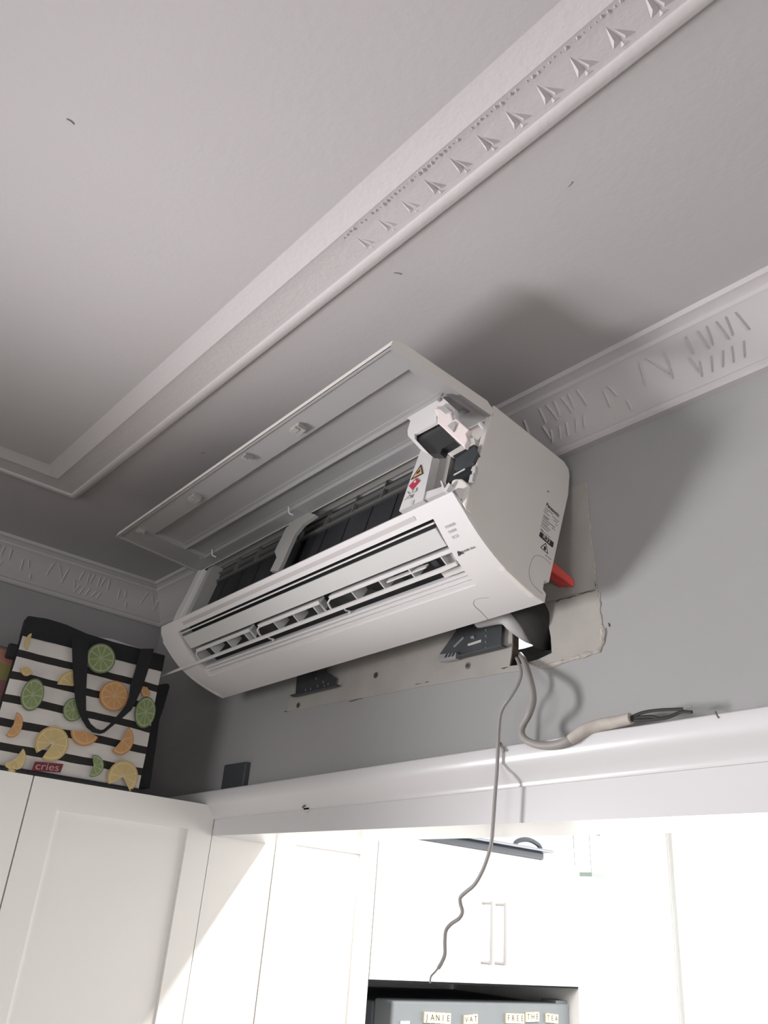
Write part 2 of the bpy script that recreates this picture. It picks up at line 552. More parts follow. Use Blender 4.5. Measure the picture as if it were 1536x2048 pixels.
mb.add([(XA, y, capz(XA) + z) for y, z in prof] + [(XB, y, capz(XB) + z) for y, z in prof],
       [(i, (i + 1) % n, (i + 1) % n + n, i + n) for i in range(n)] + [tuple(range(n)), tuple(range(2 * n - 1, n - 1, -1))])
st(mb, 'trim_3', M['gloss'], smooth=True, angle=50)
mb = MB()
mb.prism([(XF + .001, YFA, ZH), (XB, YFA, ZH), (XB, YFA, capz(XB) - .04), (XF + .001, YFA, capz(XF) - .04)], (0, .0125, 0))
st(mb, 'trim_4', M['gloss'])

# ---- cornices
CP = [(0, 0), (-.011, 0), (-.014, .003), (-.014, .009), (-.010, .013), (-.013, .016), (-.022, .030), (-.036, .052), (-.050, .068), (-.056, .071), (-.058, .076), (-.055, .079), (-.060, .082), (-.068, .083), (-.070, ZC - ZCB), (0, ZC - ZCB)]
CP = [(a, b * (ZC - ZCB) / .0895 if b < .0889 else b) for a, b in CP]
n = len(CP)
mb = MB()
mb.add([(XL - o, YW + o, ZCB + z) for o, z in CP] + [(XR, YW + o, ZCB + z) for o, z in CP],
       [(i, (i + 1) % n, (i + 1) % n + n, i + n) for i in range(n)])
corn_b = st(mb, 'trim_5', M['plaster'], smooth=True, angle=35)
mb = MB()
mb.add([(XL - o, YW + o, ZCB + z) for o, z in CP] + [(XL - o, YR, ZCB + z) for o, z in CP],
       [(i, (i + 1) % n, (i + 1) % n + n, i + n) for i in range(n)])
corn_l = st(mb, 'trim_6', M['plaster'], smooth=True, angle=35)
# shallow leaf relief on the cornice face: a point at (a along, t up the face)
def cface(t):
    # t 0..1 between profile points 5 and 8
    pts = CP[5:9]
    L = [0]
    for i in range(3): L.append(L[-1] + math.dist(pts[i], pts[i + 1]))
    d = t * L[-1]
    for i in range(3):
        if d <= L[i + 1] + 1e-9:
            k = (d - L[i]) / (L[i + 1] - L[i])
            return (pts[i][0] * (1 - k) + pts[i + 1][0] * k, pts[i][1] * (1 - k) + pts[i + 1][1] * k)
    return pts[-1]


CN = np.array([-.80, -.60])
def leaf(a0, t0, a1, t1, w, back, h=.0035):
    """ridge from (a0,t0) to (a1,t1), width w, raised h"""
    pts = []
    N = 4
    base = []
    for k in range(N + 1):
        f = k / N
        a = a0 + (a1 - a0) * f; t = t0 + (t1 - t0) * f
        ww = w * (0.35 + 0.65 * math.sin(math.pi * min(1, f * .8 + .15)))
        o, z = cface(max(0, min(1, t)))
        for (da, hh) in ((-ww, -.001), (0, h), (ww, -.001)):
            oo = o + CN[0] * hh; zz = z + CN[1] * hh
            if back: base.append((a + da, YW + oo, ZCB + zz))
            else: base.append((XL - oo, a + da, ZCB + zz))
    fs = []
    for k in range(N):
        for j in range(2):
            fs.append((k * 3 + j, k * 3 + j + 1, k * 3 + j + 4, k * 3 + j + 3))
    return MB().add(base, fs)


def leafset(x, back, par, scale=1.0, fade=1.0):
    sg = 1
    strokes = []
    for i in range(6):
        strokes.append((x + i * .013, .96, x + i * .013 + .006 * (1 if i % 2 else -.2), .58 - .04 * (i % 2), .0026))
    for i in range(5):
        strokes.append((x + .004 + i * .014, .40, x + i * .014 - .002, .10, .0032))
    strokes += [(x + .100, .70, x + .103, .30, .003), (x + .112, .74, x + .118, .46, .003), (x + .128, .30, x + .130, .06, .003)]
    strokes += [(x + .165, .92, x + .160, .40, .004), (x + .178, .92, x + .196, .42, .0045), (x + .200, .86, x + .198, .30, .003)]
    strokes += [(x + .225, .55, x + .232, .20, .004)]
    for q in strokes:
        leaf(q[0] + random.uniform(-.002, .002), q[1], q[2], q[3], q[4], back, .0026 * fade).build('leaf_relief', M['relief'], par, smooth=True, angle=80)


xa = on_y(1092, 850, YW - .035)[0]
for k in range(-1, 4):
    leafset(xa + k * .235, True, corn_b)
ya = on_x(60, 1140, XL + .035)[1]
for k in range(-1, 2):
    leafset(ya - .02 + k * .235 - .1, False, corn_l, fade=.7)

# ---- flat moulding on the ceiling with mitred corner
YO = .527 * S; XO = -1.821 * S
TP = [(-.004, 0), (-.004, .004), (0, .009), (.004, .0105), (.009, .0105), (.0125, .0085), (.0135, .006), (.040, .0055), (.052, .006), (.058, .0075), (.064, .0055), (.074, .0025), (.086, 0)]
n = len(TP)
def trim_sweep(mode):
    mb = MB()
    a = [(XO + o, YO - o, ZC - h) for o, h in TP]
    if mode == 'x': b = [(1.9, YO - o, ZC - h) for o, h in TP]
    else: b = [(XO + o, -2.6, ZC - h) for o, h in TP]
    mb.add(a + b, [(i, i + 1, i + 1 + n, i + n) for i in range(n - 1)] + [tuple(range(n)), tuple(range(2 * n - 1, n - 1, -1))])
    return mb


trx = st(trim_sweep('x'), 'trim_7', M['plaster'], smooth=True, angle=30)
trl = st(trim_sweep('y'), 'trim_8', M['plaster'], smooth=True, angle=30)
ox = ORG[trx.name]
# raised pointed leaves beside the bead, and the row of little teeth
def wedge_mesh(name, pts, h):
    """pyramid like relief lying on the band: pts outline (x,y), ridge in the middle"""
    c = np.mean(np.array(pts), 0)
    mb = MB()
    k = len(pts)
    mb.add([(p[0], p[1], 0) for p in pts] + [(c[0], c[1], -h)], [(i, (i + 1) % k, k) for i in range(k)])
    me = bpy.data.meshes.new(name)
    me.from_pydata(mb.v, [], mb.f); me.materials.append(M['relief'])
    return me


tri = [wedge_mesh('leaf_relief', [(-.010, .006), (-.002, -.017), (.001, .004)], .0032),
       wedge_mesh('leaf_relief', [(.002, .004), (.000, -.011), (.013, .006)], .003),
       wedge_mesh('leaf_relief', [(-.005, .008), (-.001, .001), (.006, .008)], .0025)]
tooth = wedge_mesh('tooth', [(-.0026, .0045), (-.0016, -.0045), (.0020, -.004), (.0020, .005)], .0026)
zb = ZC - .0055
pos = [(660 + .57 * a, .57 * b) for a, b in [(205, 785), (290, 725), (370, 655), (455, 585), (545, 505), (650, 415), (760, 325), (885, 225), (1012, 118), (1150, 18)]]
xs = [on_z(px, py, zb)[0] for px, py in pos]
dx = (xs[-1] - xs[2]) / (len(xs) - 3)
xs = [xs[2] + dx * k for k in range(-3, 16)]
for x in xs:
    for me in tri:
        o = bpy.data.objects.new('leaf_relief', me); COL.objects.link(o); o.parent = trx
        o.location = Vector((x, YO - .026, zb + .0002)) - ox
        o.scale = (1.15 if x > xs[5] else .9, 1.15, 1.0 if x > xs[2] else .6)
k = 0
x = xs[0] - .012
while x < xs[-1]:
    o = bpy.data.objects.new('tooth', tooth); COL.objects.link(o); o.parent = trx
    o.location = Vector((x, YO - .0535 + random.uniform(-.001, .001), zb + .0004)) - ox
    o.scale = (random.uniform(.7, 1.2), random.uniform(.8, 1.3), random.uniform(.5, 1.2))
    x += dx / 6.0
oc = ORG[ceiling.name]
for a, b in [((1136, 373), (1144, 364)), ((788, 546), (803, 549)), ((133, 238), (148, 249)), ((400, 905), (409, 906)), ((700, 395), (703, 397))]:
    MB().tube([on_z(*a, ZC - .0003), on_z((a[0] + b[0]) / 2 + 1, (a[1] + b[1]) / 2 - 1, ZC - .0004), on_z(*b, ZC - .0003)], .0007, 5, 0, 2).build('scuff_mark', M['acline'], ceiling)

# made-up windows behind the camera and in the kitchen, for the fill lights
def window(name, c, n, w_, z0, z1):
    """sash window standing on a wall: centre c (x,y), inward normal n, width"""
    t = (-n[1], n[0])
    def blk(mb, a0, a1, b0, b1, d0, d1):
        pts = [(c[0] + t[0] * a + n[0] * d, c[1] + t[1] * a + n[1] * d) for a, d in ((a0, d0), (a1, d0), (a1, d1), (a0, d1))]
        mb.prism([(p[0], p[1], b0) for p in pts], (0, 0, b1 - b0))
    mb = MB(); h = w_ / 2; f = .05
    for q in ((-h - f, h + f, z0 - f, z0), (-h - f, h + f, z1, z1 + f), (-h - f, -h, z0, z1), (h, h + f, z0, z1)):
        blk(mb, *q, -.001, .03)
    o = st(mb, name, M['gloss'])
    mb = MB(); blk(mb, -h, h, z0, z1, .002, .006); mb.build('pane', M['glass'], o)


window('added_window_1', (XR, -1.0), (-1, 0), 1.5, .85, 2.05)
window('added_window_3', (-.4, YR), (0, 1), 1.5, .9, 2.1)
window('added_window_2', (-.925, YK), (0, -1), 1.95, .87, 2.37)

# ------------------------------------------------------------------ near cupboard
def shaker_door(parent, x, y0, y1, z0, z1, fw=.047, recess=.006, th=.019, name='door', ptop=None):
    """door whose face looks to +X"""
    pt = ptop or (z1 - fw)
    a, b, c, d = y0 + fw, y1 - fw, z0 + fw, pt
    fx = x; rx = x - recess
    v = [(fx, y0, z0), (fx, y1, z0), (fx, y1, z1), (fx, y0, z1), (fx, a, c), (fx, b, c), (fx, b, d), (fx, a, d),
         (x - th, y0, z0), (x - th, y1, z0), (x - th, y1, z1), (x - th, y0, z1), (rx, a, c), (rx, b, c), (rx, b, d), (rx, a, d)]
    f = [(0, 1, 5, 4), (1, 2, 6, 5), (2, 3, 7, 6), (3, 0, 4, 7), (0, 8, 9, 1), (1, 9, 10, 2), (2, 10, 11, 3), (3, 11, 8, 0), (4, 5, 13, 12), (5, 6, 14, 13), (6, 7, 15, 14), (7, 4, 12, 15), (8, 11, 10, 9)]
    dr = MB().add(v, f).build(name, M['cab'], parent)
    MB().box((x - th + .004, a - .001, c - .001), (rx, b + .001, d + .001)).build('panel', M['cab'], dr)
    return dr


def g(d): return d * S
Y0, Y1, YG = g(-.05), YW - .0125, g(.570)
cup = thing('tall_cupboard', 'tall white shaker cupboard carrying the striped bag beside the beam', 'cupboard', ((XL + XF) / 2, (Y0 + Y1) / 2, 0))
MB().box((XL + .002, Y0, .0), (XF - .0195, Y1, ZT - .002)).build('body', M['cab'], cup)
shaker_door(cup, XF, g(.15) + .0012, YG - .0012, .1, ZT, fw=.05, ptop=CAMZ + g(.157))
MB().box((XF - .0195, Y0, 0), (XF - .001, g(.15) - .0012, ZT)).build('end_panel', M['cab'], cup)  # unseen stretch of cupboard, added to block part of the work light
shaker_door(cup, XF, YG + .0012, Y1, .1, ZT, fw=.05, ptop=CAMZ + g(.157))

# ------------------------------------------------------------------ kitchen cupboards seen through the opening
pan = thing('pantry_cupboard', 'tall white pantry cupboard just inside the bright kitchen', 'cupboard', ((XL + XF) / 2, g(1.3), 0))
MB().box((XL + .002, YB + .006, 0), (XF - .0195, g(1.470), ZT - .002)).build('body', M['cab'], pan)
MB().box((XF - .0195, YB + .006, 0), (XF - .002, g(1.158), ZT)).build('filler_strip', M['cab'], pan)
shaker_door(pan, XF, g(1.160), g(1.470), .1, ZT, fw=.045, ptop=CAMZ + g(.157))

zb0 = CAMZ + g(-.122)
ofc = thing('overhead_cupboard', 'white double door cupboard with bar handles above the fridge', 'cupboard', ((XL + XF) / 2, g(1.88), zb0))
MB().box((XL + .002, g(1.472), zb0 + .004), (XF - .0195, g(2.284), ZT - .002)).build('body', M['cab'], ofc)
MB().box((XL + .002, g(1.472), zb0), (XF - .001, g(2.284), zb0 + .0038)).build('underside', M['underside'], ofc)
for (a, b, hy) in ((1.4735, 1.893, 1.866), (1.895, 2.284, 1.921)):
    d = MB().box((XF - .019, g(a), zb0 + .004), (XF, g(b), ZT)).build('door', M['cab'], ofc)
    h = MB()
    h.tube([(XF + .03, g(hy), CAMZ + g(-.071)), (XF + .03, g(hy), CAMZ + g(.083))], .0045, 10, 0, 1)
    for zz in (-.067, .079):
        h.tube([(XF - .001, g(hy), CAMZ + g(zz)), (XF + .03, g(hy), CAMZ + g(zz))], .004, 8, 0, 1)
    h.build('handle', M['chrome'], d, smooth=True)

ep = thing('end_panel', 'tall white end panel closing off the fridge alcove', 'panel', (XF - .2, g(2.29), 0))
MB().box((XL + .002, g(2.286), 0), (XF - .001, g(2.286) + .016, ZT)).build('board', M['cab'], ep)
MB().box((XF - .003, g(2.286) + .001, .1), (XF, g(2.286) + .015, ZT)).build('edge_strip', M['cab'], ep)
xfr = XF - .022
p1 = on_x(786, 2000, xfr); p2 = on_x(1140, 2009, xfr); p2[1] = min(p2[1], g(2.278))
fr = thing('refrigerator', 'grey steel refrigerator under the overhead cupboard with letter tiles', 'refrigerator', (XF - .3, (p1[1] + p2[1]) / 2, 0))
zf = (p1[2] + p2[2]) / 2
MB().box((XL + .02, p1[1], .03), (xfr - .062, p2[1], zf - .006)).build('body', M['fridgedark'], fr, bevel=.004)
MB().box((xfr - .06, p1[1], .05), (xfr, p2[1], zf)).build('door', M['fridge'], fr, bevel=.005)
MB().box((xfr - .05, p2[1] - .05, zf - .001), (xfr - .004, p2[1] - .006, zf + .006)).build('hinge_cover', M['fridgedark'], fr)
for i in range(2):
    MB().box((xfr - .38 + i * .22, p1[1] + .03, 0), (xfr - .33 + i * .22, p2[1] - .03, .031)).build('foot', M['black'], fr)
words = [('JANIE', (846, 2034), (899, 2037), 'JANIE'), ('VAT', (926, 2040), (953, 2037), 'VAT'), ('FREE', (1010, 2036), (1046, 2037), 'FREE'), ('THE', (1050, 2034), (1076, 2033), 'THE'), ('TEA', (1090, 2035), (1114, 2038), 'last word')]
for w, a, b, nm in words:
    A_, B_ = on_x(*a, xfr), on_x(*b, xfr)
    kk = len(w)
    wd = (B_[1] - A_[1]) / kk
    for i, ch in enumerate(w):
        y = A_[1] + wd * (i + .5); z = A_[2] + (B_[2] - A_[2]) * (i + .5) / kk
        t = MB().box((xfr - .0003, y - wd * .49, z - wd * .62), (xfr + .004, y + wd * .49, z + wd * .62)).build('letter_tile', M['tile'])
        if w == 'FREE' and i > 1:
            tag(t, 'cream letter tile bearing the E ' + ('that follows R' if i == 2 else 'that ends the word') + ' in FREE', 'letter tile', 'letter tiles on the fridge door')
        else: tag(t, 'cream letter tile bearing %s in the %s on the fridge' % (ch, 'word ' + nm if nm != 'last word' else nm), 'letter tile', 'letter tiles on the fridge door')
        lettering(ch, wd * 1.05, (xfr + .0045, y, z), (0, 1, 0), (0, 0, 1), M['ink'], t, name='letter')
t = MB().box((xfr - .0003, on_x(800, 2046, xfr)[1], on_x(800, 2046, xfr)[2] - .03), (xfr + .002, on_x(818, 2046, xfr)[1], on_x(800, 2042, xfr)[2])).build('paper_note', M['white'])
tag(t, 'small white paper note on the fridge door', 'note')

# roasting tray lying on the overhead cupboards, loop handle at its end
ty0, ty1 = g(1.36), on_x(1092, 1706, XF + .01)[1]
zt0 = ZT
tr = thing('roasting_tray', 'dark grey shallow roasting tray lying on the overhead cupboard', 'tray', (XF - .12, (ty0 + ty1) / 2, zt0))
MB().box((XF - .26, ty0, zt0), (XF + .006, ty1, zt0 + .020)).build('pan', M['tray'], tr, bevel=.006)
MB().box((XF - .27, ty0 - .015, zt0 + .0195), (XF + .018, ty1 + .025, zt0 + .026)).build('rim', M['trayrim'], tr, bevel=.003)
yh = on_x(1062, 1690, XF - .02)[1]
MB().tube([(XF - .03, yh - .055, zt0 + .024), (XF - .03, yh - .04, zt0 + .040), (XF - .03, yh, zt0 + .048), (XF - .03, yh + .04, zt0 + .040), (XF - .03, yh + .055, zt0 + .024)], .006, 8, 0, 4).build('loop_handle', M['tray'], tr, smooth=True)

# pendant with square glass hanging in the kitchen
pc = on_y(1176, 1705, 2.40)
pt_ = on_y(1165, 1668, 2.40); pb = on_y(1179, 1752, 2.40)
pd = thing('pendant_lamp', 'slim square glass pendant lamp with metal cap in the kitchen', 'lamp', (pc[0], 2.40, pb[2]))
hz = pt_[2]
MB().prism([(pc[0] - .028, 2.37, pb[2]), (pc[0] + .034, 2.37, pb[2]), (pc[0] + .030, 2.37, hz), (pc[0] - .034, 2.37, hz)], (0, .06, 0)).build('glass_shade', M['glass'], pd)
MB().box((pc[0] - .030, 2.368, pb[2] - .004), (pc[0] + .036, 2.432, pb[2] + .008)).build('glass_base', M['glassedge'], pd)
for sx in (-.034, .030):
    MB().tube([(pc[0] + sx, 2.368, hz), (pc[0] + sx + .005, 2.368, pb[2])], .0012, 5, 0, 1).build('glass_edge', M['glassedge'], pd)
MB().lathe((pc[0], 2.40, hz), [(.042, -.004), (.042, .003), (.03, .012), (.012, .020), (.008, .034)], 16).build('cap', M['cap'], pd, smooth=True)
MB().tube([(pc[0], 2.40, hz + .03), (pc[0], 2.40, ZC)], .003, 6, 0, 1).build('cord', M['white'], pd)

# kitchen ceiling fitting and floor lamp (sources of the light, outside the picture)
kl = thing('ceiling_fitting', 'long slim ceiling batten over the kitchen opening', 'lamp', (-.35, 1.285, 2.59))
MB().box((-1.12, 1.25, 2.592), (.42, 1.32, ZC)).build('housing', M['white'], kl, bevel=.004)
wd = (Vector(WORK_AIM) - Vector(WORK_POS)).normalized()
hp = Vector(WORK_POS) - wd * .012
hx = Vector((wd.y, -wd.x, 0)).normalized(); hu = hx.cross(wd)
fl = thing('work_light', 'black work light on a tripod near the tall cupboard', 'work light', (WORK_POS[0], WORK_POS[1], 0))
def hq(a, b, c): return hp + hx * a + hu * b + wd * c
mb = MB()
vs_ = [hq(a, b, c) for c in (-.05, 0) for (a, b) in ((-.12, -.09), (.12, -.09), (.12, .09), (-.12, .09))]
mb.add(vs_, [(3, 2, 1, 0), (4, 5, 6, 7), (0, 1, 5, 4), (1, 2, 6, 5), (2, 3, 7, 6), (3, 0, 4, 7)])
mb.build('head', M['black'], fl, bevel=.006)
zt_ = hp.z - .10
MB().tube([(WORK_POS[0] - wd.x * .04, WORK_POS[1] - wd.y * .04, .45), (WORK_POS[0] - wd.x * .04, WORK_POS[1] - wd.y * .04, zt_ + .05)], .012, 10, 0, 1).build('pole', M['brass'], fl, smooth=True)
for k in range(3):
    an = k * 2.094 + .3
    cx_, cy_ = WORK_POS[0] - wd.x * .04, WORK_POS[1] - wd.y * .04
    MB().tube([(cx_, cy_, .5), (cx_ + .16 * math.cos(an), cy_ + .16 * math.sin(an), .004)], .009, 8, 0, 1).build('leg', M['brass'], fl, smooth=True)

# ------------------------------------------------------------------ bag and carton on the cupboard
XBG = XF - .004
def bag(px, py, dx=0.0): return on_x(px, py, XBG + dx)
btl, btr = bag(54, 1252), bag(334, 1296)
yb0 = bag(52, 1254)[1]; yb1 = btr[1]
zb1 = (btl[2] + btr[2]) / 2
print('bag', yb0, yb1, ZT, zb1)
# stripe phase from the photograph
zs = [bag(*p)[2] for p in [(70, 1301), (62, 1343), (40, 1387), (24, 1432)]]
period = (zs[0] - zs[-1]) / 3
tb = thing('tote_bag', 'black and white striped tote bag printed with citrus slices', 'bag', (XF - .12, (yb0 + yb1) / 2, ZT))
M['stripe'] = stripe_mat(zs[0] - 20 * period, period, .335)
mb = MB()
ny, nz_ = 14, 14
zband = bag(60, 1271)[2]
DEP = .020
def bagpt(i, j, k):
    f, h = i / ny, j / nz_
    y = yb0 + (yb1 - yb0) * f
    z = ZT + .001 + (zband - ZT) * h
    bul = .006 * math.sin(math.pi * f) * math.sin(math.pi * min(1, h + .1)) + .0015 * math.sin(f * 17 + h * 9)
    x = XBG - .006 + bul if k == 0 else XBG - DEP
    y += (.006 * (1 - h)) * (f - .5)
    return (x, y, z)
vs_ = [bagpt(i, j, 0) for j in range(nz_ + 1) for i in range(ny + 1)] + [bagpt(i, j, 1) for j in range(nz_ + 1) for i in range(ny + 1)]
W_ = ny + 1; Nn = W_ * (nz_ + 1)
fs = []
mats_ = []
for j in range(nz_):
    for i in range(ny):
        q = (j * W_ + i, j * W_ + i + 1, (j + 1) * W_ + i + 1, (j + 1) * W_ + i)
        fs.append(q); fs.append(tuple(a + Nn for a in q))
mb.add(vs_, fs, 0)
side = [( j * W_, (j + 1) * W_, (j + 1) * W_ + Nn, j * W_ + Nn) for j in range(nz_)]
mb.add(vs_, side, 1)
side = [(j * W_ + ny, (j + 1) * W_ + ny, (j + 1) * W_ + ny + Nn, j * W_ + ny + Nn) for j in range(nz_)]
mb.add(vs_, side, 1)
mb.add(vs_, [(i, i + 1, i + 1 + Nn, i + Nn) for i in range(ny)], 1)
mb.build('body', [M['stripe'], M['blackfab']], tb, smooth=True)
# black top band with a sagging mouth
mb = MB()
tops = [(0, .004), (.12, .008), (.25, .007), (.4, .001), (.6, -.001), (.8, 0), (1, 0)]
poly = [(XBG, yb0 - .001, zband)]
topline = [(XBG - .002, yb0 + (yb1 - yb0) * f, zb1 + d) for f, d in tops]
poly = [(XBG - .002, yb0 - .001, zband - .001)] + topline + [(XBG - .002, yb1 + .001, zband - .001)]
mb.prism(poly, (-.012, 0, 0))
poly2 = [(p[0] - DEP + .012, p[1], p[2] - .004) for p in poly]
mb.prism(poly2, (-.008, 0, 0))
mb.box((XBG - DEP, yb0 - .001, zband - .001), (XBG - .004, yb0 + .004, zb1))
mb.box((XBG - DEP, yb1 - .004, zband - .001), (XBG - .004, yb1 + .001, zb1))
mb.box((XBG - DEP + .004, yb0, zb1 - .02), (XBG - .006, yb1, zb1 - .012))
mb.build('top_band', M['blackfab'], tb)
# piping along the base and thin plastic lining at the mouth
MB().tube([(XBG + .001, yb0 - .003, ZT + .004), (XBG + .003, (yb0 + yb1) / 2, ZT + .004), (XBG + .001, yb1 + .003, ZT + .004)], .004, 8, 0, 6).build('base_piping', M['blackfab'], tb, smooth=True)
MB().prism([(XBG - .016, yb0 + .11, zb1 + .001), (XBG - .016, yb0 + .16, zb1 + .008), (XBG - .016, yb1 - .04, zb1 + .004), (XBG - .016, yb1 - .03, zb1 - .004)], (-.002, 0, 0)).build('lining', M['hose'], tb)
# handle: one strap hanging down in a U
def cp(a, b): return (a * .2344, 1220 + b * .2344)
outer = [cp(*p) for p in [(612, 235), (618, 450), (628, 620), (640, 760), (665, 860), (700, 940), (740, 1005), (790, 1045), (850, 1058), (890, 1048), (960, 990), (1040, 925), (1120, 855), (1165, 770), (1220, 650), (1262, 520), (1300, 400), (1314, 330)]]
inner = [cp(*p) for p in [(752, 260), (748, 450), (740, 600), (734, 740), (735, 850), (748, 920), (775, 970), (820, 1010), (860, 1024), (885, 1018), (945, 965), (1010, 890), (1075, 810), (1100, 740), (1112, 640), (1150, 520), (1188, 380), (1196, 330)]]
mb = MB()
vs_ = []
for k, (o_, i_) in enumerate(zip(outer, inner)):
    off = .010 + .004 * math.sin(math.pi * k / (len(outer) - 1))
    for p, d in ((o_, off), (i_, off), (i_, off - .003), (o_, off - .003)):
        vs_.append(on_x(p[0], p[1], XBG + d))
fs = []
for k in range(len(outer) - 1):
    for j in range(4):
        fs.append((k * 4 + j, k * 4 + (j + 1) % 4, k * 4 + 4 + (j + 1) % 4, k * 4 + 4 + j))
fs += [(0, 1, 2, 3), tuple((len(outer) - 1) * 4 + j for j in (3, 2, 1, 0))]
mb.add(vs_, fs).build('handle_strap', M['blackfab'], tb)
# citrus slices
def slice_print(cx, cy, rx, kind, name, a0=0, a1=360, squash=1.0, nseg=9, notch=None):
    c0 = bag(cx, cy, .005)
    r = rx * np.linalg.norm(c0 - C) / F * 1.12
    rind, pith, seg = {'lime': ('limer', 'limep', 'limes'), 'lemon': ('lemr', 'lemp', 'lems'), 'orange': ('orr', 'orp', 'ors')}[kind]
    mb = MB()
    def P(rad, ang, h):
        return (c0[0] + h, c0[1] + rad * squash * math.cos(math.radians(ang)), c0[2] + rad * math.sin(math.radians(ang)))
    full = (a1 - a0) >= 360
    N = max(6, int((a1 - a0) / 12))
    for rad, h, mi in ((r, 0, 0), (r * .90, .0006, 1)):
        ring = [P(rad, a0 + (a1 - a0) * k / N, h) for k in range(N + (0 if full else 1))]
        if not full: ring.append(P(0, 0, h))
        mb.add(ring, [tuple(range(len(ring)))], mi)
        low = [(p[0] - .002, p[1], p[2]) for p in ring]
        m_ = len(ring)
        mb.add(ring + low, [(k, (k + 1) % m_, (k + 1) % m_ + m_, k + m_) for k in range(m_)], mi)
    ns = max(2, round(nseg * (a1 - a0) / 360))
    for k in range(ns):
        b0 = a0 + (a1 - a0) * k / ns; b1 = a0 + (a1 - a0) * (k + 1) / ns
        gp_ = 3.5
        pts = [P(r * .10, (b0 + b1) / 2, .0012)] + [P(r * .80, b0 + gp_ + (b1 - b0 - 2 * gp_) * q / 4, .0012) for q in range(5)]
        mb.add(pts, [tuple(range(len(pts)))], 2)
    mb.build(name, [M[rind], M[pith], M[seg]], tb)


def sp(a, b): return (a * .2344, 1220 + b * .2344)
slice_print(*sp(862, 412), 25, 'lime', 'lime_print')
slice_print(*sp(278, 722), 26, 'lime', 'lime_print', squash=.68)
slice_print(*sp(625, 850), 19, 'lime', 'lime_print', squash=.85)
slice_print(*sp(1240, 872), 26, 'lime', 'lime_print', squash=.70)
slice_print(*sp(800, 1330), 17, 'lime', 'lime_print', a0=-100, a1=110, nseg=8)
slice_print(*sp(975, 732), 25, 'orange', 'orange_print')
slice_print(*sp(730, 1030), 24, 'orange', 'orange_print', a0=190, a1=345, nseg=8)
slice_print(*sp(1040, 1110), 24, 'orange', 'orange_print', a0=-125, a1=70, squash=.85, nseg=8)
slice_print(*sp(445, 1140), 27, 'lemon', 'lemon_print', a0=-112, a1=222, nseg=10)
slice_print(*sp(625, 650), 26, 'lemon', 'lemon_print', a0=92, a1=186, nseg=10)
slice_print(*sp(1050, 1425), 26, 'lemon', 'lemon_print', a0=-50, a1=215, nseg=9)
slice_print(*sp(255, 270), 14, 'lemon', 'lemon_print', a0=95, a1=265, squash=.5)
slice_print(*sp(240, 480), 16, 'lemon', 'lemon_print', a0=200, a1=330, squash=.7)
slice_print(*sp(115, 980), 20, 'orange', 'orange_print', a0=-120, a1=90, squash=.7)
slice_print(*sp(130, 1270), 20, 'lemon', 'lemon_print', a0=-150, a1=60, squash=.8)
slice_print(*sp(1255, 660), 17, 'orange', 'orange_print', a0=180, a1=330, squash=.6)
tg = MB().prism([bag(*p, .006) for p in [(71, 1523), (127, 1528), (121, 1545), (64, 1541)]], (-.002, 0, 0)).build('cloth_tag', M['tagred'], tb)
tc_ = bag(95, 1534, .0075)
yd = bag(125, 1537, .0075) - bag(65, 1532, .0075)
lettering('cries', .017, tc_, yd, (0, 0, 1), M['tagtext'], tg, wide=1.25)
MB().box((XBG - .020, yb0 - .016, bag(44, 1288)[2] - .026), (XBG - .008, yb0 + .002, bag(44, 1288)[2])).build('side_buckle', M['blackfab'], tb, bevel=.003)

zc1 = on_x(0, 1290, XBG - .024)[2]
ca = thing('printed_carton', 'printed carton in pink, olive and maroon behind the striped bag', 'carton', (XF - .2, yb0 - .16, ZT))
MB().box((XL + .08, yb0 - .29, ZT), (XBG - .024, yb0 + .05, zc1)).build('box_body', band_mat(ZT, zc1), ca, bevel=.003)
MB().box((XL + .10, yb0 - .27, zc1 - .001), (XBG - .05, yb0 + .03, zc1 + .003)).build('lid_flap', M['tagred'], ca)
kb = thing('black_pouch', 'black soft pouch squeezed between the striped bag and the wall', 'pouch', (XF - .05, yb1 + .01, ZT))
MB().prism([on_x(*p, XBG - .034) for p in [(262, 1400), (300, 1372), (338, 1366), (341, 1373), (330, 1412), (320, 1440), (312, 1500), (301, 1578), (258, 1571)]], (-.09, 0, 0)).build('pouch_body', M['blackfab'], kb, bevel=.004)
MB().prism([on_x(*p, XBG - .030) for p in [(300, 1374), (338, 1368), (334, 1388), (298, 1396)]], (-.0045, 0, 0)).build('flap', M['blackfab'], kb, bevel=.001)

# ------------------------------------------------------------------ split system unit
e1 = np.array([.9998, -.0146, .0093]); e1 /= np.linalg.norm(e1)
e2 = np.array([0, 1., 0]) - e1[1] * e1; e2 /= np.linalg.norm(e2)
e3 = np.cross(e1, e2)
AO = np.array([-.747, .925, .46]) * S
A = np.stack([e1, e2, e3], 1)
ac = thing('air_conditioner', 'white split air conditioner hanging tilted with its front panel open', 'air conditioner')
ac.matrix_world = Matrix([[*A[0], AO[0]], [*A[1], AO[1]], [*A[2], AO[2] + CAMZ], [0, 0, 0, 1]])
ORG[ac.name] = Vector((0, 0, 0))


def acP(px, py, p, n):
    d = A.T @ ray(px, py); o = A.T @ (-AO)
    n = np.array(n, float)
    return o + d * (np.dot(np.array(p) - o, n) / np.dot(d, n))


def acU(px, py, u=0): return acP(px, py, (u, 0, 0), (1, 0, 0))
FP = np.array([0, -.0993, .2448]); FN = np.array([0, -.964, .265])
def acF(px, py, d=0): return acP(px, py, FP - FN * d, FN)


